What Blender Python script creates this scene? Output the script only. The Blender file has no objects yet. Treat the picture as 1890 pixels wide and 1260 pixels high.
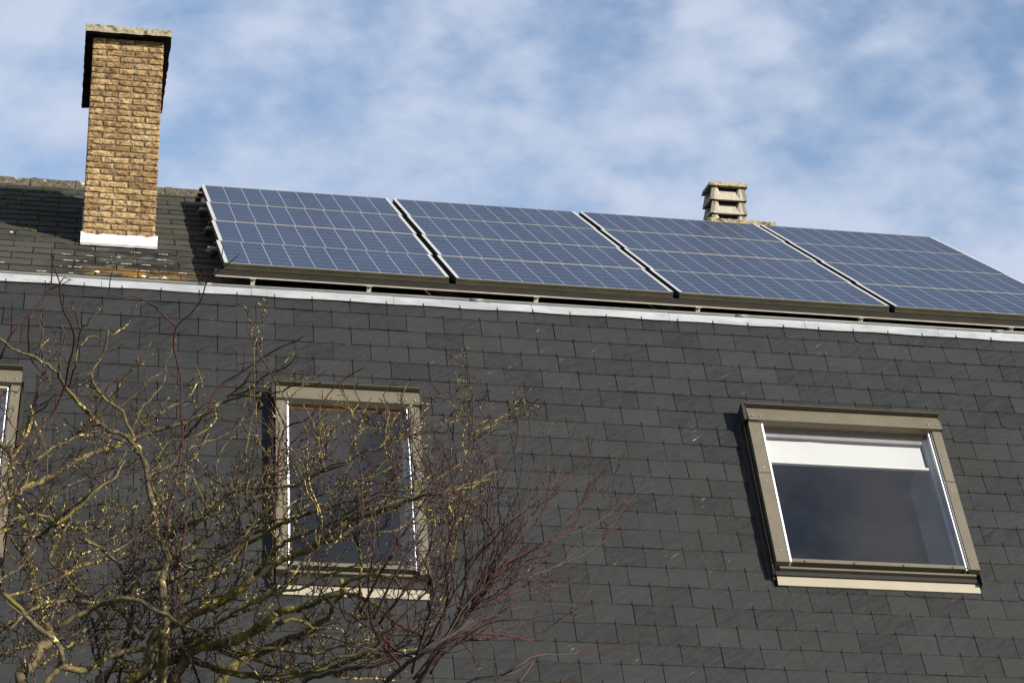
import bpy, math, random
import numpy as np
from mathutils import Matrix, Vector

# ------------------------------------------------------------------ camera, sky, sun
scene = bpy.context.scene
COL = scene.collection
R_ROWS = [(0.983378, -0.181531, 0.003795), (-0.056544, -0.286312, 0.956466), (0.172542, 0.940783, 0.291818)]
cam = bpy.data.cameras.new("camera")
cam.lens = 88.598
cam.sensor_width = 36.0
cam.clip_end = 3000
camo = bpy.data.objects.new("camera", cam)
COL.objects.link(camo)
r, u, f = [Vector(v) for v in R_ROWS]
m = Matrix((( r.x, u.x, -f.x, 0.0), (r.y, u.y, -f.y, 0.0), (r.z, u.z, -f.z, 1.6), (0, 0, 0, 1)))
camo.matrix_world = m
scene.camera = camo

SUN_DIR = Vector((-0.632, 0.678, -0.375)).normalized()      # the way the light travels
sun_elev = math.asin(-SUN_DIR.z)
sun_az = math.atan2(-SUN_DIR.x, -SUN_DIR.y)                 # clockwise from +Y
world = bpy.data.worlds.new("World")
scene.world = world
world.use_nodes = True
wn = world.node_tree.nodes; wl = world.node_tree.links
wn.clear()
out = wn.new("ShaderNodeOutputWorld"); bg = wn.new("ShaderNodeBackground")
sky = wn.new("ShaderNodeTexSky"); sky.sky_type = 'NISHITA'; sky.sun_disc = False
sky.sun_elevation = sun_elev; sky.sun_rotation = sun_az
sky.air_density = 1.0; sky.dust_density = 0.6; sky.ozone_density = 1.6
bg.inputs['Strength'].default_value = 0.07
tc = wn.new("ShaderNodeTexCoord")
def wmath(op, a, b=None, clamp=False):
    n = wn.new("ShaderNodeMath"); n.operation = op; n.use_clamp = clamp
    for i, v in enumerate((a, b)):
        if v is None: continue
        if isinstance(v, (int, float)): n.inputs[i].default_value = v
        else: wl.new(v, n.inputs[i])
    return n.outputs[0]
def wnoise(scale, detail, rough, stretch, rot=(0, 0, 0), loc=(0, 0, 0)):
    mp = wn.new("ShaderNodeMapping"); mp.inputs['Scale'].default_value = stretch
    mp.inputs['Rotation'].default_value = rot; mp.inputs['Location'].default_value = loc
    wl.new(tc.outputs['Generated'], mp.inputs['Vector'])
    n = wn.new("ShaderNodeTexNoise"); n.inputs['Scale'].default_value = scale
    n.inputs['Detail'].default_value = detail; n.inputs['Roughness'].default_value = rough
    wl.new(mp.outputs[0], n.inputs['Vector'])
    return n.outputs['Fac']
n_puff = wnoise(33, 4, 0.45, (1, 1, 1.35), (0, 0.45, 0))
n_fine = wnoise(95, 4, 0.55, (0.8, 1, 1.5), (0, 0.5, 0))
n_big = wnoise(7.5, 3, 0.5, (1, 1, 1.6), (0, 0.3, 0), (0.0, 0.0, 0.0))
wrp = wn.new("ShaderNodeTexNoise"); wrp.inputs['Scale'].default_value = 16; wrp.inputs['Detail'].default_value = 3
wl.new(tc.outputs['Generated'], wrp.inputs['Vector'])
wadd = wn.new("ShaderNodeVectorMath"); wadd.operation = 'MULTIPLY_ADD'; wl.new(wrp.outputs['Color'], wadd.inputs[0])
wadd.inputs[1].default_value = (0.07, 0.07, 0.07); wl.new(tc.outputs['Generated'], wadd.inputs[2])
wmap = wn.new("ShaderNodeMapping"); wmap.inputs['Rotation'].default_value = (0, 0.5, 0); wmap.inputs['Scale'].default_value = (0.8, 1, 1.45)
wl.new(wadd.outputs[0], wmap.inputs['Vector'])
wv = wn.new("ShaderNodeTexVoronoi"); wv.feature = 'SMOOTH_F1'; wv.inputs['Scale'].default_value = 27; wv.inputs['Smoothness'].default_value = 0.9
wl.new(wmap.outputs[0], wv.inputs['Vector'])
n_cell = wmath('SUBTRACT', 1.0, wv.outputs['Distance'])
# thinner cloud towards the upper right of the view (a patch of open sky round that direction)
dotn = wn.new("ShaderNodeVectorMath"); dotn.operation = 'DOT_PRODUCT'
wl.new(tc.outputs['Generated'], dotn.inputs[0]); dotn.inputs[1].default_value = (0.3365, 0.8533, 0.3983)
patch = wmath('MULTIPLY', wmath('SUBTRACT', dotn.outputs['Value'], 0.9965, True), 285.0, True)
s = wmath('ADD', wmath('ADD', wmath('MULTIPLY', n_puff, 0.42), wmath('MULTIPLY', n_cell, 0.42)), wmath('ADD', wmath('MULTIPLY', n_fine, 0.26), wmath('MULTIPLY', n_big, 0.42)))
s = wmath('SUBTRACT', s, wmath('MULTIPLY', patch, 0.22))
ramp = wn.new("ShaderNodeMapRange"); ramp.interpolation_type = 'SMOOTHSTEP'
ramp.inputs['From Min'].default_value = 0.47; ramp.inputs['From Max'].default_value = 0.97
ramp.inputs['To Min'].default_value = 0.0; ramp.inputs['To Max'].default_value = 0.9
wl.new(s, ramp.inputs['Value'])
mixc = wn.new("ShaderNodeMix"); mixc.data_type = 'RGBA'
wl.new(ramp.outputs[0], mixc.inputs['Factor'])
tint = wn.new("ShaderNodeMix"); tint.data_type = 'RGBA'; tint.blend_type = 'MULTIPLY'
tint.inputs['Factor'].default_value = 1.0
wl.new(sky.outputs[0], tint.inputs['A']); tint.inputs['B'].default_value = (1.25, 1.22, 1.24, 1)
wl.new(tint.outputs['Result'], mixc.inputs['A'])
mixc.inputs['B'].default_value = (4.4, 4.9, 6.0, 1)
wl.new(mixc.outputs['Result'], bg.inputs['Color'])
wl.new(bg.outputs[0], out.inputs['Surface'])

sl = bpy.data.lights.new("sun", 'SUN'); sl.energy = 5.0; sl.angle = math.radians(0.5)
sl.color = (1.0, 0.93, 0.82)
so = bpy.data.objects.new("sun", sl); COL.objects.link(so)
so.rotation_euler = (-SUN_DIR).to_track_quat('Z', 'Y').to_euler()
so.location = (10, -10, 20)

scene.view_settings.view_transform = 'Standard'
scene.view_settings.look = 'None'
scene.view_settings.gamma = 1.0
scene.view_settings.exposure = 1.0
scene.cycles.max_bounces = 8
scene.cycles.transparent_max_bounces = 12

random.seed(11)
rng = np.random.RandomState(5)

# ------------------------------------------------------------------ material helpers
ALB = 0.74     # all base colours below are multiplied by this
class NT:
    def __init__(self, name):
        self.m = bpy.data.materials.new(name); self.m.use_nodes = True
        self.t = self.m.node_tree; self.n = self.t.nodes; self.l = self.t.links
        self.b = self.n['Principled BSDF']
        self.tc = self.n.new('ShaderNodeTexCoord')
        self.geo = self.n.new('ShaderNodeNewGeometry')
    def set(self, **k):
        names = dict(rough='Roughness', metal='Metallic', spec='Specular IOR Level', coat='Coat Weight', coatr='Coat Roughness')
        for a, v in k.items():
            if a == 'col': self.b.inputs['Base Color'].default_value = (*[c * ALB for c in v], 1)
            else: self.b.inputs[names[a]].default_value = v
        return self
    def noise(self, scale, detail=4, rough=0.55, stretch=(1, 1, 1), rot=(0, 0, 0), dist=0.0, src='Object'):
        mp = self.n.new('ShaderNodeMapping'); mp.vector_type = 'TEXTURE'      # rotate first, then stretch
        mp.inputs['Scale'].default_value = tuple(1.0 / c for c in stretch); mp.inputs['Rotation'].default_value = rot
        self.l.new(self.tc.outputs[src], mp.inputs['Vector'])
        n = self.n.new('ShaderNodeTexNoise'); n.inputs['Scale'].default_value = scale
        n.inputs['Detail'].default_value = detail; n.inputs['Roughness'].default_value = rough; n.inputs['Distortion'].default_value = dist
        self.l.new(mp.outputs[0], n.inputs['Vector'])
        return n.outputs['Fac']
    def math(self, op, a, b=None, clamp=False):
        n = self.n.new('ShaderNodeMath'); n.operation = op; n.use_clamp = clamp
        for i, v in enumerate((a, b)):
            if v is None: continue
            if isinstance(v, (int, float)): n.inputs[i].default_value = v
            else: self.l.new(v, n.inputs[i])
        return n.outputs[0]
    def range(self, v, a, b, c=0.0, d=1.0, smooth=False):
        n = self.n.new('ShaderNodeMapRange'); n.clamp = True
        if smooth: n.interpolation_type = 'SMOOTHSTEP'
        self.l.new(v, n.inputs['Value'])
        for i, x in zip(('From Min', 'From Max', 'To Min', 'To Max'), (a, b, c, d)): n.inputs[i].default_value = x
        return n.outputs[0]
    def mix(self, fac, a, b, mode='MIX'):
        n = self.n.new('ShaderNodeMix'); n.data_type = 'RGBA'; n.blend_type = mode
        for s_, v in (('Factor', fac), ('A', a), ('B', b)):
            if isinstance(v, tuple): n.inputs[s_].default_value = (*[c * ALB for c in v], 1)
            elif isinstance(v, (int, float)):
                if s_ == 'Factor': n.inputs[s_].default_value = v
                else: n.inputs[s_].default_value = (v, v, v, 1)
            else: self.l.new(v, n.inputs[s_])
        return n.outputs['Result']
    def color(self, v): self.l.new(v, self.b.inputs['Base Color']); return self
    def roughness(self, v): self.l.new(v, self.b.inputs['Roughness']); return self
    def bump(self, h, strength=0.3, dist=0.01):
        n = self.n.new('ShaderNodeBump'); n.inputs['Strength'].default_value = strength; n.inputs['Distance'].default_value = dist
        self.l.new(h, n.inputs['Height']); self.l.new(n.outputs[0], self.b.inputs['Normal']); return self
    @property
    def island(self): return self.geo.outputs['Random Per Island']
    def pos(self, add=(0, 0, 0)):
        a = self.n.new('ShaderNodeVectorMath'); a.operation = 'ADD'; a.inputs[1].default_value = add
        self.l.new(self.tc.outputs['Object'], a.inputs[0])
        n = self.n.new('ShaderNodeSeparateXYZ'); self.l.new(a.outputs[0], n.inputs[0]); return n.outputs

def mat_simple(name, col, rough=0.6, metal=0.0, vary=0.15, scale=12, spec=0.4, bump=0.0):
    t = NT(name).set(rough=rough, metal=metal, spec=spec)
    n = t.noise(scale, 5)
    t.color(t.mix(t.range(n, 0.3, 0.7), tuple(c * (1 - vary) for c in col), tuple(min(1, c * (1 + vary)) for c in col)))
    if bump: t.bump(n, bump, 0.004)
    return t.m

# ---- wall slates
t = NT('wall_slate').set(spec=0.15)
base = t.mix(t.island, (0.0130, 0.0143, 0.0150), (0.0290, 0.0310, 0.0315))
streak = t.noise(9, 6, 0.65, (0.8, 1, 4), (0, math.radians(-30), 0), 0.6)
base = t.mix(t.range(streak, 0.35, 0.75, 0.0, 0.75), base, (0.037, 0.0395, 0.0395))
blot = t.noise(2.2, 4, 0.6)
base = t.mix(t.range(blot, 0.4, 0.7, 0.0, 0.5), base, (0.024, 0.0245, 0.0235))
scr = t.noise(20, 3, 0.65, (0.30, 1.0, 3.6), (0, math.radians(-38), 0), 0.5)
scm = t.noise(3.1, 2, 0.5, (1, 1, 1), (0.3, 0.2, 0.1))
msk = t.math('MULTIPLY', t.range(scr, 0.665, 0.71, 0, 1), t.range(scm, 0.56, 0.64, 0, 1))
base = t.mix(t.math('MULTIPLY', msk, 0.6), base, (0.24, 0.24, 0.23))
spk = t.noise(120, 2, 0.6)
base = t.mix(t.range(spk, 0.74, 0.78, 0, 0.5), base, (0.22, 0.21, 0.18))
t.color(base).roughness(t.range(streak, 0.3, 0.7, 0.5, 0.72))
t.bump(t.math('ADD', t.noise(26, 7, 0.65, (1, 1, 2.4), (0, 0.5, 0)), t.math('MULTIPLY', streak, 0.8)), 0.9, 0.004)
M_SLATE = t.m
t = NT('slate_edge').set(rough=0.9)
n = t.noise(7, 5, 0.7); z = t.pos()
low = t.range(z[2], 5.0, 7.2, 1.0, 0.15)
t.color(t.mix(t.math('MULTIPLY', t.range(n, 0.36, 0.52), low), (0.012, 0.011, 0.009), (0.34, 0.22, 0.07)))
M_EDGE = t.m
M_HOOK = mat_simple('slate_hook_steel', (0.012, 0.011, 0.011), 0.6, 0.3)
M_BACK = mat_simple('underlay_and_flue_shade', (0.006, 0.006, 0.006), 0.95)

# ---- roof slates
t = NT('roof_slate').set(rough=1.0, spec=0.04)
base = t.mix(t.island, (0.040, 0.041, 0.036), (0.062, 0.063, 0.055))
n1 = t.noise(5, 6, 0.65)
base = t.mix(t.range(n1, 0.4, 0.7, 0, 0.7), base, (0.072, 0.069, 0.054))
P = t.pos((2.5, 20.0, 0))
wet = t.noise(2.6, 5, 0.7, (1, 0.6, 1))
wband = t.math('MULTIPLY', t.range(P[1], 18.55, 18.75, 1, 0), t.math('MULTIPLY', t.range(P[0], -0.25, 0.0, 0, 1), t.range(P[0], 0.75, 0.95, 1, 0)))
base = t.mix(t.math('MULTIPLY', t.range(wet, 0.44, 0.56, 0, 1, True), t.math('MULTIPLY', wband, 0.75)), base, (0.012, 0.012, 0.016))
pale = t.noise(6.5, 4, 0.6, (1, 0.5, 1))
base = t.mix(t.math('MULTIPLY', t.range(pale, 0.56, 0.68, 0, 1, True), t.math('MULTIPLY', wband, 0.6)), base, (0.17, 0.17, 0.175))
ochn = t.noise(4.2, 5, 0.7, (1, 0.7, 1))
oband = t.math('MULTIPLY', t.math('MULTIPLY', t.range(P[1], 17.35, 17.5, 0.75, 1), t.range(P[1], 17.95, 17.8, 0, 1)), t.math('MULTIPLY', t.range(P[0], 0.02, 0.15, 0, 1), t.range(P[0], 1.1, 0.62, 0.25, 1)))
base = t.mix(t.math('MULTIPLY', t.range(ochn, 0.46, 0.56, 0, 1), oband), base, (0.21, 0.115, 0.025))
mossn = t.noise(3.3, 5, 0.7)
mband = t.range(P[1], 20.2, 21.3, 0, 1)
base = t.mix(t.math('MULTIPLY', t.range(mossn, 0.57, 0.64, 0, 0.8), mband), base, (0.045, 0.055, 0.010))
t.color(base)
t.bump(t.noise(40, 6, 0.7), 0.4, 0.004)
M_RSLATE = t.m
t = NT('roof_slate_edge').set(rough=0.95)
n = t.noise(9, 5, 0.7)
t.color(t.mix(t.range(n, 0.50, 0.66), (0.010, 0.010, 0.006), (0.10, 0.085, 0.025)))
M_REDGE = t.m
t = NT('crust_lichen').set(rough=0.95); t.color(t.mix(t.noise(60, 3), (0.55, 0.50, 0.34), (0.85, 0.82, 0.70))); M_LICHEN = t.m
t = NT('moss').set(rough=1.0); t.color(t.mix(t.noise(90, 4), (0.03, 0.045, 0.006), (0.10, 0.14, 0.02))).bump(t.noise(150, 3), 1.0, 0.01); M_MOSS = t.m

# ---- brick, mortar, concrete
t = NT('yellow_brick').set(rough=0.9, spec=0.2)
cA = t.mix(t.island, (0.25, 0.155, 0.070), (0.52, 0.370, 0.185))
n1 = t.noise(24, 7, 0.75, (1, 1, 1.9), (0.2, 0.5, 0.0), 0.9)
cA = t.mix(t.range(n1, 0.45, 0.60, 0, 0.95), cA, (0.060, 0.033, 0.017))
n2 = t.noise(15, 5, 0.6)
cA = t.mix(t.range(n2, 0.52, 0.72, 0, 0.7), cA, (0.60, 0.43, 0.20))
n3 = t.noise(5, 5, 0.7)
cA = t.mix(t.range(n3, 0.55, 0.7, 0, 0.55), cA, (0.13, 0.075, 0.038))
t.color(cA).bump(t.math('ADD', n1, t.noise(90, 4, 0.7)), 0.9, 0.008)
M_BRICK = t.m
t = NT('mortar').set(rough=0.95, spec=0.1)
n1 = t.noise(40, 6, 0.7)
t.color(t.mix(t.range(n1, 0.35, 0.65), (0.075, 0.058, 0.034), (0.23, 0.19, 0.125))).bump(n1, 0.8, 0.006)
M_MORTAR = t.m
def concrete(name, ca, cb, moss, mossamt):
    t = NT(name).set(rough=0.93, spec=0.2)
    n1 = t.noise(60, 6, 0.7); n2 = t.noise(14, 5, 0.7)
    c = t.mix(t.range(n1, 0.35, 0.65), ca, cb)
    c = t.mix(t.range(n2, 0.62 - mossamt, 0.72 - mossamt * 0.8, 0, 0.9), c, moss)
    t.color(c).bump(n1, 0.8, 0.006)
    return t.m
M_CAPC = concrete('weathered_cap_concrete', (0.20, 0.17, 0.11), (0.42, 0.38, 0.28), (0.06, 0.055, 0.025), 0.10)
M_COWL = concrete('cowl_concrete', (0.30, 0.27, 0.21), (0.47, 0.44, 0.36), (0.13, 0.12, 0.07), 0.0)
M_SLABC = concrete('lichened_slab_concrete', (0.22, 0.18, 0.10), (0.46, 0.40, 0.27), (0.06, 0.05, 0.025), 0.16)
t = NT('lichened_ridge_tile').set(rough=0.95)
n1 = t.noise(30, 6, 0.75); n2 = t.noise(12, 4, 0.7)
c = t.mix(t.range(n1, 0.4, 0.6), (0.025, 0.022, 0.014), (0.13, 0.105, 0.070))
c = t.mix(t.range(n2, 0.58, 0.66), c, (0.50, 0.46, 0.37))
t.color(c).bump(n1, 1.0, 0.012); M_RIDGE = t.m
M_LID_SHADE = mat_simple('shaded_lid_underside', (0.012, 0.011, 0.007), 0.9, 0, 0.4, 30, 0.2, 0.5)  # shade under the chimney lid, painted as a near-black base colour
t = NT('bright_zinc').set(rough=0.42, metal=0.25)
n1 = t.noise(3, 6, 0.7, (1, 1, 3)); n2 = t.noise(22, 5, 0.75, (1, 1, .4)); zc_ = t.mix(t.range(n1, 0.35, 0.7), (0.33, 0.34, 0.36), (0.52, 0.53, 0.55))
t.color(t.mix(t.range(n2, 0.56, 0.72, 0, 0.6), zc_, (0.22, 0.215, 0.20)))
t.bump(t.noise(4, 4, 0.6), 0.25, 0.01); M_ZINC = t.m
M_PIPE = mat_simple('galvanised_tube', (0.17, 0.18, 0.165), 0.5, 0.3, 0.18, 6)
t = NT('white_lead').set(rough=0.6)
n1 = t.noise(14, 5, 0.7); t.color(t.mix(t.range(n1, 0.3, 0.6), (0.50, 0.49, 0.45), (0.80, 0.79, 0.76)))
t.bump(t.noise(16, 4, 0.6, (1, 1, 2)), 0.9, 0.015); M_LEAD = t.m
M_LEADG = mat_simple('grey_lead', (0.33, 0.32, 0.30), 0.7, 0, 0.3, 18)

# ---- photovoltaic
M_ALU = mat_simple('silver_aluminium', (0.62, 0.62, 0.60), 0.42, 0.35, 0.06, 5)
M_LIP = mat_simple('dusty_frame_lip', (0.34, 0.32, 0.26), 0.7, 0, 0.2, 20)
t = NT('algae_stained_frame').set(rough=0.7)
n1 = t.noise(6, 6, 0.7, (1, 1, 1)); n2 = t.noise(30, 4, 0.7, (0.6, 1, 1))
c = t.mix(t.range(n1, 0.35, 0.65), (0.016, 0.014, 0.005), (0.042, 0.037, 0.013))
t.color(t.mix(t.range(n2, 0.6, 0.75, 0, 0.35), c, (0.075, 0.07, 0.03))); M_ALGAE = t.m
M_RAILD = mat_simple('weathered_rail', (0.026, 0.022, 0.017), 0.6, 0.1, 0.25, 8)
M_RAILL = mat_simple('bare_rail', (0.50, 0.47, 0.41), 0.5, 0.25, 0.15, 9)
t = NT('solar_cells').set(rough=0.3, spec=0.5)
P = t.pos((-0.0275, 0.018, 0))
def lines(coord, pitch, width, off=0.0):
    # 1 inside a line of the given width every pitch metres
    m1 = t.math('MODULO', t.math('ADD', coord, 50 * pitch - off + width / 2), pitch)
    return t.math('LESS_THAN', m1, width)
CELL = 0.1595
cell = t.mix(t.noise(9, 3, 0.6), (0.009, 0.022, 0.058), (0.014, 0.031, 0.080))
vor = t.n.new('ShaderNodeTexVoronoi'); vor.inputs['Scale'].default_value = 55; t.l.new(t.tc.outputs['Object'], vor.inputs['Vector'])
cell = t.mix(t.math('MULTIPLY', t.range(vor.outputs['Distance'], 0.1, 0.7), 0.3), cell, (0.018, 0.042, 0.088))
white = (0.36, 0.38, 0.40)
bus = t.math('MAXIMUM', lines(P[1], CELL, 0.0026, CELL * 0.27), lines(P[1], CELL, 0.0026, CELL * 0.73))
cell = t.mix(t.math('MULTIPLY', bus, 0.7), cell, (0.17, 0.19, 0.24))
cell = t.mix(t.math('MULTIPLY', lines(P[1], CELL, 0.0035), 0.8), cell, white)
cell = t.mix(t.math('MULTIPLY', lines(P[0], CELL, 0.0042), 0.9), cell, white)
dust = t.noise(1.6, 5, 0.6); dust2 = t.noise(45, 3, 0.7)
cell = t.mix(t.range(dust, 0.3, 0.8, 0.01, 0.06), cell, (0.22, 0.22, 0.20))
cell = t.mix(t.range(dust2, 0.80, 0.84, 0.0, 0.25), cell, (0.45, 0.45, 0.42))
t.color(cell)
t.roughness(t.range(dust, 0.3, 0.7, 0.30, 0.42))
t.b.inputs['IOR'].default_value = 1.19
M_CELL = t.m

# ---- roof windows
t = NT('taupe_cladding').set(rough=0.55, spec=0.4)
n1 = t.noise(5, 6, 0.7); n2 = t.noise(45, 4, 0.7, (0.5, 1, 1))
c = t.mix(t.range(n1, 0.3, 0.7), (0.105, 0.090, 0.062), (0.140, 0.122, 0.086))
c = t.mix(t.range(n2, 0.62, 0.74, 0, 0.35), c, (0.27, 0.24, 0.19))
t.color(c).bump(n1, 0.1, 0.01); M_CLAD = t.m
M_CLADD = mat_simple('dark_brown_cladding', (0.022, 0.018, 0.014), 0.6, 0, 0.25, 12)
t = NT('cream_apron').set(rough=0.6); n1 = t.noise(3.5, 6, 0.65)
t.color(t.mix(t.range(n1, 0.3, 0.7), (0.27, 0.24, 0.175), (0.335, 0.30, 0.225))); M_APRON = t.m
M_GASKET_SHADE = mat_simple('gasket_and_shade_black', (0.010, 0.010, 0.010), 0.7)  # rubber seals, and painted shade in window gaps and on panel sides
M_WHITE = mat_simple('white_strip', (0.95, 0.95, 0.94), 0.45, 0, 0.04)
M_STEEL = mat_simple('screw_steel', (0.62, 0.60, 0.55), 0.3, 0.8, 0.1)
M_BLIND = mat_simple('white_blind_cloth', (0.84, 0.86, 0.86), 0.85, 0, 0.03, 3)
M_LINING = mat_simple('pale_lining', (0.50, 0.55, 0.60), 0.7, 0, 0.05)
M_WOOD = mat_simple('brown_timber', (0.16, 0.075, 0.035), 0.6, 0, 0.3, 10)
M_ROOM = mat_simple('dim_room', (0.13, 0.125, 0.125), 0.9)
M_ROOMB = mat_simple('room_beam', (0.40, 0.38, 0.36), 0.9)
t = NT('window_glass'); t.n.remove(t.b)
gl = t.n.new('ShaderNodeBsdfGlossy'); gl.inputs['Roughness'].default_value = 0.02; gl.inputs['Color'].default_value = (1.0, 0.92, 0.82, 1)
tr = t.n.new('ShaderNodeBsdfTransparent'); tr.inputs['Color'].default_value = (0.90, 0.91, 0.91, 1)
fr = t.n.new('ShaderNodeFresnel'); fr.inputs['IOR'].default_value = 1.5
bp = t.n.new('ShaderNodeBump'); bp.inputs['Strength'].default_value = 0.08; bp.inputs['Distance'].default_value = 0.02
t.l.new(t.noise(1.6, 2, 0.5), bp.inputs['Height']); t.l.new(bp.outputs[0], gl.inputs['Normal'])
mx = t.n.new('ShaderNodeMixShader')
t.l.new(t.math('MULTIPLY', fr.outputs[0], 2.3, True), mx.inputs[0]); t.l.new(tr.outputs[0], mx.inputs[1]); t.l.new(gl.outputs[0], mx.inputs[2])
t.l.new(mx.outputs[0], t.n['Material Output'].inputs['Surface']); M_GLASS = t.m

# ---- bark
def bark(name, dark, mid, moss, lichen, mossamt, lichamt, gloss=0.25, ls=11):
    t = NT(name).set(rough=0.8, spec=gloss)
    n1 = t.noise(25, 6, 0.7); n2 = t.noise(6, 4, 0.65); n3 = t.noise(ls, 4, 0.65, (1, 1, 1), (0.4, 0.9, 0.2), 0.6)
    n4 = t.noise(4.5, 2, 0.5, (1, 1, 1), (1.4, 0.3, 0.7))
    c = t.mix(t.range(n1, 0.35, 0.65), dark, mid)
    c = t.mix(t.range(n2, 0.62 - mossamt, 0.70 - mossamt), c, moss)
    lm = t.math('ADD', n3, t.math('MULTIPLY', t.math('SUBTRACT', n4, 0.5), 0.5))
    c = t.mix(t.range(lm, 0.70 - lichamt, 0.74 - lichamt), c, lichen)
    t.color(c).bump(n1, 0.7, 0.004)
    return t.m
M_BARK = bark('mossy_bark', (0.022, 0.016, 0.009), (0.155, 0.118, 0.062), (0.145, 0.120, 0.022), (0.60, 0.50, 0.20), 0.10, 0.055, 0.25, 30)
M_TWIG = bark('lichened_twig_bark', (0.020, 0.011, 0.010), (0.055, 0.034, 0.026), (0.115, 0.093, 0.022), (0.58, 0.46, 0.12), 0.11, 0.095, 0.25, 55)
M_RED = bark('red_shoot_bark', (0.024, 0.0075, 0.0070), (0.070, 0.020, 0.017), (0.06, 0.02, 0.014), (0.25, 0.15, 0.1), -0.05, -0.1, 0.25)
M_TIP = bark('purple_brown_tips', (0.016, 0.009, 0.009), (0.040, 0.020, 0.019), (0.075, 0.065, 0.018), (0.48, 0.40, 0.11), 0.03, 0.055, 0.25, 60)
M_DTWIG = bark('dark_twig_bark', (0.020, 0.014, 0.014), (0.060, 0.040, 0.036), (0.09, 0.05, 0.03), (0.4, 0.3, 0.08), -0.03, -0.06, 0.4)
M_GRASS = None
t = NT('lawn').set(rough=0.95); t.color(t.mix(t.noise(3, 6, 0.7), (0.035, 0.055, 0.015), (0.07, 0.10, 0.03))); M_GRASS = t.m
t = NT('render_wall').set(rough=0.9); t.color(t.mix(t.noise(4, 6, 0.7), (0.28, 0.25, 0.20), (0.36, 0.33, 0.27))); M_WALL = t.m

# ------------------------------------------------------------------ geometry helpers
class MB:
    def __init__(self): self.v = []; self.f = []; self.mi = []; self.sm = []
    def add(self, verts, faces, mi=0, smooth=False):
        o = len(self.v); self.v.extend([tuple(map(float, p)) for p in verts])
        self.f.extend([tuple(i + o for i in fc) for fc in faces])
        self.mi.extend(mi if isinstance(mi, list) else [mi] * len(faces)); self.sm.extend([smooth] * len(faces))
    def hexa(self, c, mi=0):
        """eight corners: bottom ring 0-3, top ring 4-7"""
        self.add(c, [(3, 2, 1, 0), (4, 5, 6, 7), (0, 1, 5, 4), (1, 2, 6, 5), (2, 3, 7, 6), (3, 0, 4, 7)], mi)
    def box(self, a, b, fn=None, mi=0):
        (x0, y0, z0), (x1, y1, z1) = a, b
        c = [(x0, y0, z0), (x1, y0, z0), (x1, y1, z0), (x0, y1, z0), (x0, y0, z1), (x1, y0, z1), (x1, y1, z1), (x0, y1, z1)]
        if fn: c = [fn(*p) for p in c]
        self.hexa(c, mi)
    def prism(self, poly, d0, d1, fn, mi=0):
        """polygon (a,b) extruded between depths d0 and d1; fn(a,b,d) -> point"""
        n = len(poly)
        v = [fn(a, b, d0) for a, b in poly] + [fn(a, b, d1) for a, b in poly]
        self.add(v, [tuple(range(n))[::-1], tuple(range(n, 2 * n))] + [(i, (i + 1) % n, n + (i + 1) % n, n + i) for i in range(n)], mi)
    def tube(self, pts, rad, n=8, mi=0, cap=True):
        pts = np.asarray(pts, float); k = len(pts)
        rad = np.broadcast_to(rad, (k,))
        tan = np.gradient(pts, axis=0); tan /= np.linalg.norm(tan, axis=1)[:, None] + 1e-12
        ref = np.array([0.31, 0.9, 0.2]); 
        a = np.cross(tan, ref); a /= np.linalg.norm(a, axis=1)[:, None] + 1e-12
        b = np.cross(tan, a)
        an = np.arange(n) * 2 * math.pi / n
        ring = pts[:, None, :] + rad[:, None, None] * (np.cos(an)[None, :, None] * a[:, None, :] + np.sin(an)[None, :, None] * b[:, None, :])
        faces = [(i * n + j, i * n + (j + 1) % n, (i + 1) * n + (j + 1) % n, (i + 1) * n + j) for i in range(k - 1) for j in range(n)]
        if cap: faces += [tuple(range(n))[::-1], tuple((k - 1) * n + j for j in range(n))]
        self.add(ring.reshape(-1, 3), faces, mi, True)

ROOT = {}
def empty(name, loc, rotm=None):
    o = bpy.data.objects.new(name, None); COL.objects.link(o)
    if rotm is not None:
        mw = rotm.to_4x4(); mw.translation = Vector(loc); o.matrix_world = mw
    else: o.location = loc
    o.empty_display_size = 0.2
    ROOT[o.name] = Vector(loc) if rotm is None else Vector((0, 0, 0))
    return o
def tag(o, label=None, cat=None, group=None, kind=None):
    for k, v in (('label', label), ('category', cat), ('group', group), ('kind', kind)):
        if v: o[k] = v
    return o
def build(mb, name, mats, parent=None, label=None):
    off = ROOT.get(parent.name, Vector((0, 0, 0))) if parent else Vector((0, 0, 0))
    me = bpy.data.meshes.new(name)
    v = np.array(mb.v, float).reshape(-1, 3) - np.array(off)
    me.from_pydata(v.tolist(), [], mb.f)
    for m_ in (mats if isinstance(mats, (list, tuple)) else [mats]): me.materials.append(m_)
    me.polygons.foreach_set('material_index', mb.mi); me.polygons.foreach_set('use_smooth', mb.sm)
    me.update()
    o = bpy.data.objects.new(name, me); COL.objects.link(o)
    if parent: o.parent = parent
    ROOT[o.name] = off
    if label: o['label'] = label
    return o

CZ = 1.6
AL, BE = 0.492423, 1.024193
Q0 = np.array([2.7751, 17.1668, 5.462]) + [0, 0, CZ]        # facade: lower end of a slate joint in the first full course
P0 = np.array([1.059, 20.8786, 7.7455]) + [0, 0, CZ]        # panels: upper left corner
DN = np.array([0, -math.cos(AL), -math.sin(AL)]); NR = np.array([0, -math.sin(AL), math.cos(AL)])
DF = np.array([0, -math.cos(BE), -math.sin(BE)]); NF = np.array([0, -math.sin(BE), math.cos(BE)])
OFF = 0.19                              # panels stand this far off the roof
def RP(x, s, n=0.0): return (P0 + NR * (n - OFF)) * [0, 1, 1] + DN * s + [x, 0, 0]
def FP(x, t, n=0.0): return Q0 * [0, 1, 1] + DF * t + NF * n + [x, 0, 0]

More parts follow.
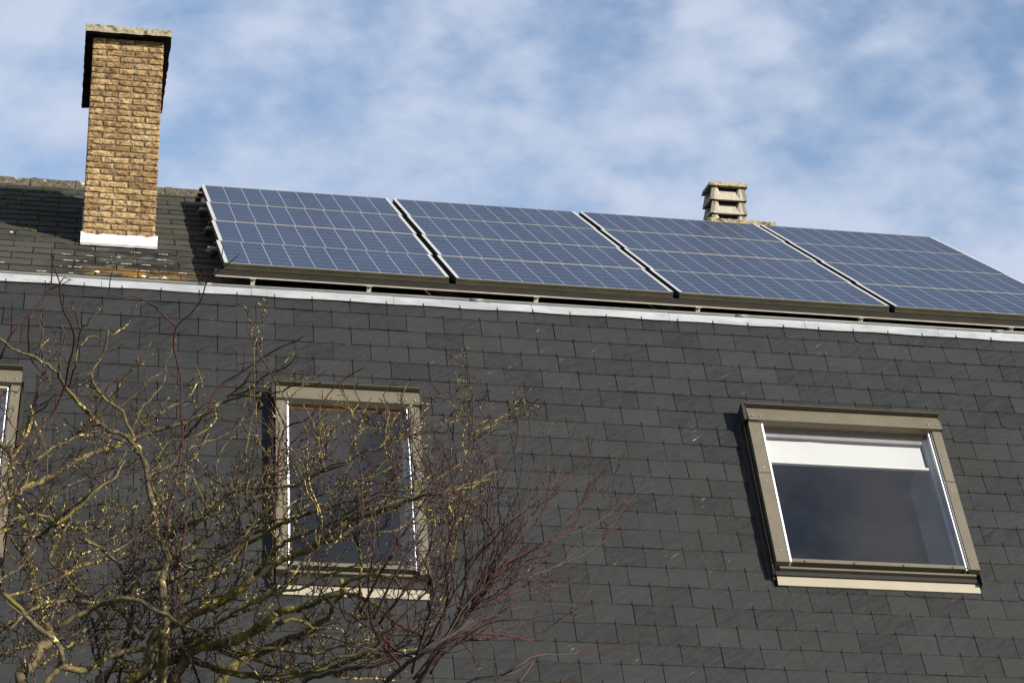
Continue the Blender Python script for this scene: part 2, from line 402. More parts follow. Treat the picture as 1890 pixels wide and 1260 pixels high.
# ------------------------------------------------------------------ ground
g = MB(); g.add([(-400, -400, 0), (400, -400, 0), (400, 400, 0), (-400, 400, 0)], [(0, 1, 2, 3)])
tag(build(g, 'ground', M_GRASS), kind='structure')

# ------------------------------------------------------------------ house
house = tag(empty('slate_house', (2.5, 20.0, 0)), 'house with dark slate mansard wall, shallow slate roof and roof windows', 'house')
XL, XR = -6.0, 7.93
S_RIDGE, S_EAVE = -0.66, 4.185
T_END = 5.4
ridge = RP(0, S_RIDGE); eave = RP(0, S_EAVE)
W2, W3, W1 = (1.40, 2.385, 0.94, 2.655), (4.725, 6.145, 0.91, 2.40), (-1.30, -0.305, 0.93, 2.65)
holes = []
for (xa, xb, ta, tb) in (W1, W2, W3):
    holes.append((xa - 0.03, xb + 0.0, ta + 0.03, tb + 0.085))
# underlay of the steep slope with openings, the walls below and behind
w = MB()
def steep(x0, x1, t0, t1): w.box((x0, t0, -0.12), (x1, t1, -0.004), lambda x, t_, n: FP(x, t_, n))
ops = [(xa + 0.09, xb - 0.09, ta + 0.12, tb - 0.10) for (xa, xb, ta, tb) in (W1, W2, W3)]
xs = XL
TT = -0.145
for (xa, xb, ta, tb) in ops:
    steep(xs, xa, TT, T_END); steep(xa, xb, TT, ta); steep(xa, xb, tb, T_END); xs = xb
steep(xs, XR - 0.02, TT, T_END)
foot = FP(0, T_END, -0.02)
yb = 2 * ridge[1] - foot[1]
build(w, 'wall_underlay', M_BACK, house)
w = MB()
w.box((XL, foot[1], 0), (XR - 0.05, foot[1] + 0.25, foot[2]))
w.box((XL, yb - 0.25, 0), (XR - 0.05, yb, foot[2]))
for x in (XL, XR - 0.30):
    poly = [(foot[1] + 0.26, 0), (yb - 0.26, 0), (yb - 0.26, foot[2]), (2 * ridge[1] - eave[1] - 0.2, eave[2] - 0.2), (ridge[1], ridge[2] - 0.2), (eave[1] + 0.2, eave[2] - 0.2), (foot[1] + 0.26, foot[2])]
    w.prism(poly, x + 0.01, x + 0.24, lambda a, b, d: (d, a, b))
build(w, 'masonry_wall', M_WALL, house)

# wall slates
SW, SH = 0.27, 0.16983
sl_ = MB()
def slate(mb, fn, x0, x1, a0, a1, nlow, nhigh, th, chip=0, mis=(0, 1, 2), skew=0.0):
    """a0 upper end, a1 lower end; lifted at the lower end"""
    j = lambda s_: random.uniform(-s_, s_)
    l0, l1 = j(0.0016), j(0.0016)
    poly = [(x0 + skew + j(.0008), a1 + l0), (x1 + skew + j(.0008), a1 + l1), (x1, a0), (x0, a0)]
    tilt = j(0.0012)
    if not chip:
        mid = [(x0 + skew + (x1 - x0) * q_, a1 + l0 + (l1 - l0) * q_ + j(.0014)) for q_ in (.2, .4, .6, .8)]
        poly = [poly[0]] + mid + poly[1:]
    if chip == 1: poly = [(x0 + skew, a1 - 0.03), (x0 + skew + 0.012, a1 - 0.012), (x0 + skew + 0.04, a1 + l0)] + poly[1:]
    if chip == 2: poly = [poly[0], (x1 + skew - 0.035, a1 + l1), (x1 + skew - 0.008, a1 - 0.01), (x1 + skew, a1 - 0.028)] + poly[2:]
    n = len(poly)
    nn = lambda a, x: nhigh + (nlow - nhigh) * (a - a0) / (a1 - a0) + tilt * (x - x0) / (x1 - x0)
    top = [fn(x, a, nn(a, x) + th) for x, a in poly]; bot = [fn(x, a, nn(a, x)) for x, a in poly]
    faces = [tuple(range(n)), tuple(range(n, 2 * n))[::-1]]; mi = [mis[0], mis[0]]
    for i in range(n):
        i2 = (i + 1) % n
        faces.append((i2, i, n + i, n + i2)); mi.append(mis[1] if i < n - 3 else mis[0])
    mb.add(top + bot, faces, mi)
nrow = int(T_END / SH) + 1
for r_ in range(-1, nrow):
    t1 = r_ * SH; t0 = t1 - SH - 0.045
    if r_ == -1: continue
    t0 = max(t0, -0.15) if r_ == 0 else t0
    off = 0.5 if r_ % 2 else 0.0
    for c in range(-34, 22):
        x0 = Q0[0] + (c + off) * SW; x1 = x0 + SW
        if x1 > XR - 0.01 or x0 < XL: continue
        sk = 0.0106 * -1 * (t1 - t0)
        base_x = -0.0106 * t0
        gap = random.uniform(0.0010, 0.0032)
        a, b, c0, c1 = x0 + gap, x1 - gap, t0, t1 + random.uniform(-.0022, .0022)
        skip = False
        for (xa, xb, ta, tb) in holes:
            if b <= xa or a >= xb or c1 <= ta or c0 + 0.05 >= tb: continue
            mx_ = (a + b) / 2; mt = (c0 + 0.045 + c1) / 2
            if c1 > ta + 0.02 and c0 + 0.045 < ta and a > xa - 0.14 and b < xb + 0.14 and c1 - ta < 0.16: c1 = ta + 0.05   # tucked under the top cover
            elif c0 + 0.045 < tb and c1 > tb + 0.01 and a >= xa - 0.14 and b <= xb + 0.14: c0 = max(c0, tb - 0.01)
            elif a < xa and b > xa: b = xa
            elif a < xb and b > xb: a = xb
            else: skip = True
            if c1 - c0 < 0.03 or b - a < 0.006: skip = True
        if skip: continue
        rr = random.random(); chip = 1 if rr < 0.012 else (2 if rr < 0.02 else 0)
        if r_ == 1 and c == 13: chip = 1
        ni = 0.0085 + random.uniform(-.0012, .0012) + (random.uniform(.001, .004) if random.random() < .12 else 0)
        slate(sl_, FP, a + base_x, b + base_x, c0, c1, ni, 0.001, 0.005, chip, (0, 1, 2), sk)
        if r_ == 0:     # hook tails of the course above, lying over the zinc strip
            xj0 = x0 - 0.0106 * (-.112) + random.uniform(-.004, .004); q_ = random.uniform(-.003, .003)
            sl_.prism([(xj0 - .002, -.104), (xj0 + .002, -.104), (xj0 + .002 + q_, -.104 - .033), (xj0 - .002 + q_, -.104 - .033)], 0.0235, 0.0265, lambda p, q2, d: FP(p, q2, d), 2)
        if c1 > t1 - 0.02:
            xm = (x0 + x1) / 2 - 0.0106 * t1 + random.uniform(-.003, .003)
            if a < xm < b:
                hl = random.uniform(0.020, 0.028); lean = random.uniform(-.0035, .0035)
                hw = 0.0020
                hx = [(xm - hw, c1 + 0.006), (xm + hw, c1 + 0.006), (xm + hw - lean, c1 - hl), (xm - hw - lean, c1 - hl)]
                nh = ni + 0.0062
                sl_.prism(hx, nh, nh + 0.0028, lambda p, q_, d: FP(p, q_, d), 2)
build(sl_, 'wall_slates', [M_SLATE, M_EDGE, M_HOOK], house)

# roof: front plane, back plane, slates
w = MB()
w.box((XL, S_RIDGE + 0.01, -0.14), (XR, S_EAVE, -0.012), lambda x, s_, n: RP(x, s_ - (0.09 if s_ > 4 and n < -0.1 else 0.0), n))
def BP(x, s_, n=0.0):
    p = RP(x, s_, n); return (p[0], 2 * ridge[1] - p[1], p[2])
w.box((XL, S_RIDGE + 0.01, -0.14), (XR, S_EAVE, -0.012), BP)
roof = build(w, 'roof', [M_BACK], house)
w = MB()
EX = 0.2655
nr = 20
for k in range(nr):
    s1 = 4.378 - k * EX; s0 = s1 - EX - 0.05; s1 = min(s1, S_EAVE + 0.005)
    if s1 < S_RIDGE: break
    s0 = max(s0, S_RIDGE)
    off = 0.5 if k % 2 else 0
    for c in range(-22, 30):
        x0 = 0.154 + (c + off) * 0.31; x1 = x0 + 0.31
        if x0 < XL or x0 > XR - 0.05: continue
        x1 = min(x1, XR)
        gp = random.uniform(.002, .0045)
        slate(w, RP, x0 + gp, x1 - gp, s0, s1 + random.uniform(-.004, .004), 0.0085, -0.0010, 0.0072, 0, (0, 1, 0))
build(w, 'roof_slates', [M_RSLATE, M_REDGE], roof)
w = MB(); w.box((XL, S_RIDGE, -0.01), (XR, S_EAVE, 0.004), BP)
build(w, 'back_slope', [M_RSLATE], roof)
# ridge tiles
x = -5.95
while x < XR - 0.1:
    w = MB(); L_ = 0.40 if x < XR - 0.5 else XR - x
    PROF = [(-.150, -.078), (-.150, -.050), (-.135, -.018), (-.105, .018), (-.060, .044), (0, .056), (.060, .044), (.105, .018), (.135, -.018), (.150, -.050), (.150, -.078)]
    dz = random.uniform(-.006, .004); rings = []; xe = x + L_
    for (xx, sc) in ((x, 1.07), (x + 0.05, 1.08), (x + 0.052, 1.0), (x + 0.16, 1.0), (x + 0.28, 0.99), (xe + 0.01, 0.98)):
        rings.append([(xx, ridge[1] + a_ * sc + random.uniform(-.003, .003), ridge[2] - 0.004 + dz + b_ * sc + random.uniform(-.004, .004)) for a_, b_ in PROF])
    n = len(PROF); m_ = len(rings)
    w.add([p for ring in rings for p in ring], [(i * n + j, (i + 1) * n + j, (i + 1) * n + j + 1, i * n + j + 1) for i in range(m_ - 1) for j in range(n - 1)] + [tuple(range(n)), tuple(range((m_ - 1) * n, m_ * n))[::-1]], 0, False)
    build(w, 'ridge_tile', M_RIDGE, roof)
    x += 0.395
# moss cushions and lichen crusts on the slates
w = MB()
def blob(mb, c, rx, ry, rz, fn, mi=0):
    n, m_ = 7, 4; vs = []
    for i in range(m_ + 1):
        ph = math.pi / 2 * i / m_
        for j in range(n):
            th = 2 * math.pi * j / n; q_ = random.uniform(.75, 1.25)
            vs.append(fn(c[0] + math.cos(th) * math.cos(ph) * rx * q_, c[1] + math.sin(th) * math.cos(ph) * ry * q_, c[2] + math.sin(ph) * rz * random.uniform(.8, 1.2)))
    mb.add(vs, [(i * n + j, i * n + (j + 1) % n, (i + 1) * n + (j + 1) % n, (i + 1) * n + j) for i in range(m_) for j in range(n)], mi, True)
for (mx_, ms) in ((-0.62, 0.15), (-0.45, -0.15), (-0.26, 0.1), (-0.08, 0.02), (-0.62, 0.75), (-0.24, 0.72), (-0.5, 0.42), (-0.68, 1.3), (-0.33, 1.3), (0.0, 0.35), (-0.9, 0.3), (-1.3, 0.6), (-1.2, 1.4), (-0.37, 1.95)):
    for k in range(9):
        blob(w, (mx_ + random.gauss(0, .035), ms + random.gauss(0, .06), 0.012), random.uniform(.008, .020), random.uniform(.015, .04), random.uniform(.006, .014), RP)
for k in range(60):      # moss under the lower edge of the panels
    blob(w, (random.choice((random.uniform(1.2, 2.4), random.uniform(1.2, 6.5))), S_EAVE - random.uniform(.06, .25), 0.005), random.uniform(.01, .03), .02, random.uniform(.008, .02), RP)
build(w, 'moss', M_MOSS, roof)['kind'] = 'stuff'
w = MB()
for k in range(1, 7):
    srow = 4.378 - k * EX
    n = {1: 5, 2: 7, 3: 8, 4: 9, 5: 8, 6: 3}[k]
    for i in range(n):
        cx = random.uniform(-0.6, 0.85) if random.random() < .4 else random.uniform(-0.05, 0.7)
        for q_ in range(random.choice((1, 2, 4, 5))):
            blob(w, (cx + q_ * 0.014, srow - random.uniform(-.002, .008), 0.018), random.uniform(.005, .009), random.uniform(.002, .005), .0025, RP)
for (cx, cs, sz) in ((0.165, 3.70, .024), (0.50, 3.78, .022), (0.65, 3.78, .016), (-0.50, 2.15, .012)):
    blob(w, (cx, cs, 0.012), sz, sz * 1.1, .008, RP)
build(w, 'lichen_crust', M_LICHEN, roof)['kind'] = 'stuff'

# eaves: zinc strip with lapped joints, round tube on its top edge
w = MB()
joints = [-5.40, -4.40, -3.40, -2.30, -1.30, 0.20, 1.26, 2.29, 3.31, 4.34, 5.38, 6.42, 7.44]
xj = [XL] + [j_ for j_ in joints if XL < j_ < XR] + [XR]
for i in range(len(xj) - 1):
    a, b = xj[i], xj[i + 1]; nseg = 8
    lift = 0.002 if i % 2 else 0.0
    for k in range(nseg):
        x0 = a + (b - a) * k / nseg + 0.0; x1 = a + (b - a) * (k + 1) / nseg - (0.003 if k == nseg - 1 else 0)
        e0, e1 = [-0.112 + 0.004 * math.sin(xx * 9.3) for xx in (x0, x1)]
        w.hexa([FP(x0, -0.205, 0.014 + lift), FP(x1, -0.205, 0.014 + lift), FP(x1, e1, 0.017 + lift), FP(x0, e0, 0.017 + lift),
                FP(x0, -0.205, 0.017 + lift), FP(x1, -0.205, 0.017 + lift), FP(x1, e1, 0.0205 + lift), FP(x0, e0, 0.0205 + lift)])
build(w, 'eaves_flashing', M_ZINC, house)
w = MB()
px_ = np.linspace(XL, XR, 60)
w.tube([FP(x_, -0.206 - 0.0012 * x_ + 0.002 * math.sin(x_ * 2.1), 0.020) for x_ in px_], 0.0115, 10)
for x_ in (-1.0, 0.93, 2.9, 4.9, 6.9):
    w.tube([FP(x_ - 0.05, -0.206 - 0.0012 * x_, 0.020), FP(x_ + 0.05, -0.206 - 0.0012 * x_, 0.020)], 0.0138, 10)
build(w, 'eaves_tube', M_PIPE, house)

# ------------------------------------------------------------------ chimney (part of the house)
CY = 18.795; CX0, CX1 = 0.050, 0.607; CD = 1.5
ch = MB()
zb, zt = RP(0, 2.2)[2] - 0.1, 8.165 + CZ
mrt = 0.013
ch.box((CX0 + mrt, CY + mrt, zb), (CX1 - mrt, CY + CD - mrt, zt), None, 1)
COURSE = 0.0504
def brickbox(mb, p0, p1, axis_out, sign):
    """brick with a worn, uneven outer face. p0,p1 corners."""
    nx, nz = 6, 3
    x0, y0, z0 = p0; x1, y1, z1 = p1
    vs = []
    for jz in range(nz + 1):
        for ix in range(nx + 1):
            u_, v_ = ix / nx, jz / nz
            edge = (ix in (0, nx)) + (jz in (0, nz))
            d = random.uniform(-.0025, .0025) - (0.004 if edge else 0) - (0.003 if edge == 2 else 0)
            if random.random() < 0.10: d -= random.uniform(.002, .007)
            ju, jv = random.uniform(-.002, .002), random.uniform(-.0022, .0022)
            if axis_out == 'y': vs.append((x0 + (x1 - x0) * u_ + ju, (y0 if sign < 0 else y1) + (-d if sign < 0 else d), z0 + (z1 - z0) * v_ + jv))
            else: vs.append(((x0 if sign < 0 else x1) + (-d if sign < 0 else d), y0 + (y1 - y0) * u_ + ju, z0 + (z1 - z0) * v_ + jv))
    n = nx + 1
    fs = [(j * n + i, j * n + i + 1, (j + 1) * n + i + 1, (j + 1) * n + i) for j in range(nz) for i in range(nx)]
    # skirt back into the mortar
    rim = [i for i in range(n)] + [j * n + nx for j in range(1, nz + 1)] + [nz * n + i for i in range(nx - 1, -1, -1)] + [j * n for j in range(nz - 1, 0, -1)]
    o = len(vs)
    for i in rim:
        x_, y_, z_ = vs[i]
        if axis_out == 'y': vs.append((x_, (y0 + 0.02) if sign < 0 else (y1 - 0.02), z_))
        else: vs.append(((x0 + 0.02) if sign < 0 else (x1 - 0.02), y_, z_))
    m_ = len(rim)
    fs += [(rim[i], rim[(i + 1) % m_], o + (i + 1) % m_, o + i) for i in range(m_)]
    mb.add(vs, fs, 0)
zc = zt - 0.004; k = 0
BL = 0.213
while zc > zb + 0.05:
    z1, z0 = zc, zc - COURSE + 0.010
    for sign, yy in ((-1, CY), (1, CY + CD)):
        x = CX0 - (0.0 if k % 2 else BL / 2 - 0.0)
        while x < CX1 - 0.02:
            a, b = max(x, CX0), min(x + BL, CX1)
            if b - a > 0.03: brickbox(ch, (a, CY, z0), (b - 0.009 if b < CX1 else b, CY + CD, z1), 'y', sign)
            x += BL + 0.004 + 0.006
    for sign in (-1, 1):
        y = CY - (BL / 2 if k % 2 else 0.0)
        while y < CY + CD - 0.02:
            a, b = max(y, CY + 0.002), min(y + BL, CY + CD - 0.002)
            if b - a > 0.03: brickbox(ch, (CX0, a, z0), (CX1, b - 0.009, z1), 'x', sign)
            y += BL + 0.01
    zc -= COURSE; k += 1
chim = build(ch, 'chimney', [M_BRICK, M_MORTAR], house, 'tall yellow brick chimney with concrete lid')
w = MB()
LX0, LX1, LY0, LY1 = -0.014, 0.665, CY - 0.09, CY + CD + 0.05
zl0, zl1 = 8.174 + CZ, 8.231 + CZ
def rough_slab(mb, x0, x1, y0, y1, z0, z1, nx=14, ny=10, amp=0.004, mi=0):
    # a box whose faces are a little uneven
    def P_(i, j, k): 
        s_ = (int(i * 7919 + j * 104729 + k * 1299709)) % 9973
        q_ = random.Random(s_)
        return (x0 + (x1 - x0) * i / nx + q_.uniform(-amp, amp), y0 + (y1 - y0) * j / ny + q_.uniform(-amp, amp), z0 + (z1 - z0) * k / 2 + q_.uniform(-amp, amp))
    for (A, B, fn) in ((nx, ny, lambda a, b: P_(a, b, 0)), (nx, ny, lambda a, b: P_(a, b, 2)), (nx, 2, lambda a, b: P_(a, 0, b)), (nx, 2, lambda a, b: P_(a, ny, b)), (ny, 2, lambda a, b: P_(0, a, b)), (ny, 2, lambda a, b: P_(nx, a, b))):
        vs = [fn(a, b) for b in range(B + 1) for a in range(A + 1)]
        mb.add(vs, [(b * (A + 1) + a, b * (A + 1) + a + 1, (b + 1) * (A + 1) + a + 1, (b + 1) * (A + 1) + a) for b in range(B) for a in range(A)], mi)
rough_slab(w, LX0, LX1, LY0, LY1, zl0, zl1, 14, 24)
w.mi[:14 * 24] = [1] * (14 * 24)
build(w, 'chimney_lid', [M_CAPC, M_LID_SHADE], chim)
# lead apron
w = MB()
sb = 2.52
pB = RP(0, sb, 0.02)
n = 14
for i in range(n):
    xa, xb = 0.036 + (0.592) * i / n, 0.036 + 0.592 * (i + 1) / n
    za, zb_ = [6.478 + CZ + 0.026 + 0.004 * math.sin(q_ * 31) + 0.004 * math.sin(q_ * 67) + (0.012 if q_ < 0.06 or q_ > 0.6 else 0) + 0.01 * q_ for q_ in (xa, xb)]
    y0 = CY - 0.012; zf = RP(0, 2.50)[2] + 0.015
    yq = [y0 - 0.014 + 0.005 * math.sin(q_ * 23) + 0.003 * math.sin(q_ * 71) for q_ in (xa, xb)]
    zf = zf - 0.02
    w.hexa([(xa, yq[0], zf), (xb, yq[1], zf), (xb, y0 + 0.012, zf), (xa, y0 + 0.012, zf), (xa, y0, za), (xb, y0, zb_), (xb, y0 + 0.012, zb_), (xa, y0 + 0.012, za)], 0)
# step down the sides
for side, xx in ((-1, CX0), (1, CX1)):
    for k in range(14):
        ya, yb_ = CY - 0.008 + k * 0.1, CY + 0.092 + k * 0.1
        zz = 6.50 + CZ + k * 0.0535
        x0, x1 = (xx - 0.004, xx + 0.004) if side < 0 else (xx - 0.004, xx + 0.007)
        w.box((x0, ya, zz - 0.10), (x1, yb_ - 0.002, zz))
build(w, 'lead_flashing', M_LEAD, chim)
w = MB()
for i in range(n):
    xa, xb = 0.036 + (0.592) * i / n, 0.036 + 0.592 * (i + 1) / n
    e = [2.575 + 0.006 * math.sin(q_ * 37) for q_ in (xa, xb)]
    w.hexa([RP(xa, 2.47, .020), RP(xb, 2.47, .020), RP(xb, e[1], .020), RP(xa, e[0], .020), RP(xa, 2.47, .026), RP(xb, 2.47, .026), RP(xb, e[1], .024), RP(xa, e[0], .024)])
build(w, 'flashing_skirt', M_LEADG, chim)

# ------------------------------------------------------------------ louvred vent chimney on the ridge
VY = 21.440
w = MB()
rough_slab(w, 5.765, 6.415, VY - 0.07, VY + 0.50, 7.875 + CZ, 7.940 + CZ, 26, 14, 0.006)
w.box((5.82, VY, 7.3 + CZ), (6.36, VY + 0.43, 7.90 + CZ))
vent = build(w, 'vent_chimney', M_SLABC, house, 'squat louvred concrete vent chimney on a mossy slab at the ridge')
VX0, VX1, VDEP = 5.812, 6.168, 0.30
def tier(z0, z1, flare, notch=True):
    w = MB()
    cx, cy = (VX0 + VX1) / 2, VY + VDEP / 2 + 0.0
    for (ax, half, dep) in (('f', (VX1 - VX0) / 2, VDEP / 2), ('b', (VX1 - VX0) / 2, VDEP / 2), ('l', VDEP / 2, (VX1 - VX0) / 2), ('r', VDEP / 2, (VX1 - VX0) / 2)):
        h_ = z1 - z0; top = half - flare; ty = dep - flare
        n1, n2, nd = half * 0.60, half * 0.46, h_ * 0.27
        poly = [(-half, 0), (half, 0), (top, h_), (n1, h_), (n2, h_ - nd), (-n2, h_ - nd), (-n1, h_), (-top, h_)]
        th = 0.035
        def out_(b): # distance of the outer face from the centre; recessed shoulders between the posts
            return dep + (ty - dep) * b / h_
        def place(a, b, d):
            o = out_(b) - d
            if ax == 'f': return (cx + a, cy - o, z0 + b)
            if ax == 'b': return (cx - a, cy + o, z0 + b)
            if ax == 'l': return (cx - o, cy - a, z0 + b)
            return (cx + o, cy + a, z0 + b)
        # posts and sloping louvre: louvre face curves inwards at its top
        nz_ = 5
        for (pa, pb) in ((-1, -0.62), (0.62, 1)):
            for q_ in range(nz_):
                b0, b1 = h_ * q_ / nz_, h_ * (q_ + 1) / nz_
                hw0, hw1 = half + (top - half) * b0 / h_, half + (top - half) * b1 / h_
                lim0, lim1 = half * 0.60, half * 0.60
                e0 = [(-hw0, -lim0), (lim0, hw0)][pa > 0]; e1 = [(-hw1, -lim1), (lim1, hw1)][pa > 0]
                vs = [place(e0[0], b0, 0), place(e0[1], b0, 0), place(e0[1], b0, th), place(e0[0], b0, th), place(e1[0], b1, 0), place(e1[1], b1, 0), place(e1[1], b1, th), place(e1[0], b1, th)]
                w.hexa(vs)
        hl = h_ * 0.72
        for q_ in range(nz_):
            b0, b1 = hl * q_ / nz_, hl * (q_ + 1) / nz_
            i0, i1 = 0.030 * (q_ / nz_) ** 1.6, 0.030 * ((q_ + 1) / nz_) ** 1.6
            wv0, wv1 = half * (0.60 - 0.10 * q_ / nz_), half * (0.60 - 0.10 * (q_ + 1) / nz_)
            vs = [place(-half * .605, b0, i0), place(half * .605, b0, i0), place(half * .605, b0, i0 + th), place(-half * .605, b0, i0 + th), place(-half * .605, b1, i1), place(half * .605, b1, i1), place(half * .605, b1, i1 + th), place(-half * .605, b1, i1 + th)]
            w.hexa(vs)
        # chamfered cheeks of the opening
        for sg in (-1, 1):
            vs = [place(sg * half * .46, hl * .5, 0.012), place(sg * half * .61, hl * .45, 0.001), place(sg * half * .61, hl * .5, th), place(sg * half * .46, hl * .5, th + .02),
                  place(sg * half * .52, h_, 0.020), place(sg * half * .61, h_, 0.001), place(sg * half * .61, h_, th), place(sg * half * .52, h_, th)]
            w.hexa(vs)
    # shade core
    return build(w, 'louvre_block', M_COWL, vent)
ZV = [7.93 + CZ, 8.033 + CZ, 8.168 + CZ, 8.300 + CZ]
tier(7.905 + CZ, 8.012 + CZ, 0.022); tier(8.020 + CZ, 8.143 + CZ, 0.022); tier(8.156 + CZ, 8.292 + CZ, 0.022)
w = MB(); w.box((VX0 + 0.055, VY + 0.055, 7.91 + CZ), (VX1 - 0.055, VY + VDEP - 0.055, 8.29 + CZ)); build(w, 'flue_shade_core', M_BACK, vent)  # black box paints the unlit hollow behind the louvre openings
w = MB(); 
x0, x1, y0, y1 = VX0 - 0.004, VX1 + 0.004, VY - 0.006, VY + VDEP + 0.006
w.hexa([(x0 - .004, y0 - .004, 8.292 + CZ), (x1 + .004, y0 - .004, 8.292 + CZ), (x1 + .004, y1, 8.292 + CZ), (x0 - .004, y1, 8.292 + CZ), (x0 + .008, y0 + .008, 8.336 + CZ), (x1 - .008, y0 + .008, 8.336 + CZ), (x1 - .008, y1 - .012, 8.336 + CZ), (x0 + .008, y1 - .012, 8.336 + CZ)])
build(w, 'cowl_lid', M_CAPC, vent)

# ------------------------------------------------------------------ roof windows (parts of the house)
def roof_window(W, glass, blind=None, frame_label=None, tall=False):
    xa, xb, ta, tb = W
    gx0, gx1, gt0, gt1 = glass
    sk = -0.018
    def fn(x, t_, n): return FP(x + sk * (t_ - ta), t_, n)
    H = 0.115; pieces = []
    def piece(name, mat, a, b):
        q = MB(); q.box(a, b, fn); pieces.append((q, name, mat))
    # side claddings: face and outer return, each in an upper and a lower length
    for (x0, x1) in ((xa, gx0 - 0.014), (gx1 + 0.020, xb)):
        tm = ta + (tb - ta) * 0.42
        piece('side_cladding', M_CLAD, (x0, ta + 0.10, 0.0), (x1, tm - 0.002, H))
        piece('side_cladding', M_CLAD, (x0 - 0.001, tm + 0.002, 0.0), (x1 + 0.001, tb - 0.03, H - 0.003))
    fr_ = MB(); fr_.box((gx0 - 0.013, ta + 0.10, 0.0), (gx1 + 0.013, gt0 - 0.012, 0.085), fn)
    fr = build(fr_, 'roof_window', M_CLAD, house, frame_label)
    # black side channels beside the frame, with a turned-up lip
    for (o0, o1, l0, l1) in ((xa - 0.046, xa - 0.0015, xa - 0.022, xa - 0.016), (xb + 0.0015, xb + 0.030, xb + 0.010, xb + 0.016)):
        c_ = MB(); t0_, t1_ = ta + 0.06, tb + 0.05
        pr_ = [(o0, 0.012), (o1, 0.012), (o1, 0.0185), (l1, 0.0185), (l1, 0.070), (l0, 0.070), (l0, 0.0185), (o0, 0.0185)]
        c_.prism(pr_, t0_, t1_, lambda a, b, d: fn(a, d, b), 0)
        build(c_, 'side_channel', [M_CLADD], fr)
    piece('channel_lip', M_CLAD, (xa - 0.023, ta + 0.09, 0.0705), (xa - 0.0170, tb - 0.02, 0.0740))
    # top cover: upper lip, broad face, end pieces
    for k, (a, b, n0, n1, o) in enumerate(((ta - 0.062, ta - 0.030, 0.126, 0.150, 0.0), (ta - 0.014, ta + 0.125, 0.118, 0.142, 0.006))):
        h_ = MB(); h_.hexa([fn(xa - 0.004 + o, a, 0.0), fn(xb + 0.006, a, 0.0), fn(xb + 0.006, b, 0.0), fn(xa - 0.004 + o, b, 0.0), fn(xa - 0.004 + o, a, n0), fn(xb + 0.006, a, n0), fn(xb + 0.006, b, n1), fn(xa - 0.004 + o, b, n1)])
        build(h_, ('top_lip', 'top_cover')[k], M_CLAD, fr)
    piece('cover_end', M_CLADD, (xa - 0.030, ta - 0.062, 0.0), (xa - 0.0055, ta + 0.115, 0.133))
    piece('cover_end', M_CLADD, (xb + 0.0075, ta - 0.03, 0.0), (xb + 0.020, ta + 0.10, 0.125))
    gz = 0.088
    piece('rubber_seal', M_GASKET_SHADE, (gx0 - 0.0125, gt0 - 0.005, 0.02), (gx0 - 0.007, gt1 + 0.035, gz + 0.012))
    piece('glazing_strip', M_WHITE, (gx0 - 0.0065, gt0 + 0.0, gz - 0.03), (gx0 + 0.006, gt1 + 0.045, gz + 0.018))
    piece('rubber_seal', M_GASKET_SHADE, (gx1 + 0.004, gt0 - 0.005, 0.02), (gx1 + 0.0195, gt1 + 0.045, gz - 0.004))
    piece('glazing_strip', M_WHITE, (gx1 - 0.004, gt0, gz - 0.03), (gx1 + 0.0035, gt1 + 0.045, gz + 0.006))
    piece('glazing_strip', M_WHITE, (gx1 + 0.0130, gt0, gz - 0.03), (gx1 + 0.0170, gt1 + 0.045, gz + 0.016))
    piece('glazing_strip', M_WHITE, (gx0 + 0.007, gt0 - 0.006, gz - 0.03), (gx1 - 0.005, gt0 - 0.001, gz + 0.006))
    g_ = MB(); g_.box((gx0 + 0.0065, gt0 + 0.0, gz - 0.008), (gx1 - 0.0045, gt1, gz), fn)
    g_.f = [g_.f[1][::-1]]; g_.mi = [0]; g_.sm = [False]
    build(g_, 'glass_pane', M_GLASS, fr)
    # bottom ledges
    piece('bottom_ledge', M_CLAD, (gx0 + 0.007, gt1 + 0.001, 0.02), (gx1 - 0.005, gt1 + 0.018, gz + 0.002))
    piece('bottom_ledge', M_CLAD, (gx0 - 0.012, gt1 + 0.021, 0.02), (gx1 + 0.01, gt1 + 0.036, gz + 0.006))
    piece('ledge_gap_shade', M_GASKET_SHADE, (gx0 - 0.030, gt1 + 0.0365, 0.01), (gx1 + 0.018, gt1 + 0.060, gz - 0.045))  # black filler paints the shade in the gap between ledges
    piece('bottom_ledge', M_CLAD, (xa + 0.028, gt1 + 0.0605, 0.01), (xb - 0.02, gt1 + 0.077, gz - 0.016))
    piece('bottom_rail_and_gap_shade', M_GASKET_SHADE, (xa + 0.002, gt1 + 0.0775, 0.01), (xb - 0.004, tb + 0.026, gz - 0.046))  # black here also paints the dark gap above the apron
    for k in range(4):
        xx = gx0 + (gx1 - gx0) * (0.08 + 0.28 * k); q = MB()
        q.tube([fn(xx, gt1 + 0.0285, gz + 0.004), fn(xx, gt1 + 0.0285, gz + 0.009)], 0.007, 8)
        pieces.append((q, 'ledge_plug', M_CLADD))
    a_ = MB()
    a_.hexa([fn(xa + 0.012, tb - 0.02, 0.012), fn(xb + 0.004, tb - 0.02, 0.012), fn(xb + 0.004, tb + 0.098, 0.012), fn(xa + 0.012, tb + 0.098, 0.012),
             fn(xa + 0.012, tb - 0.02, 0.030), fn(xb + 0.004, tb - 0.02, 0.030), fn(xb + 0.004, tb + 0.098, 0.020), fn(xa + 0.012, tb + 0.098, 0.020)])
    build(a_, 'apron', M_APRON, fr)
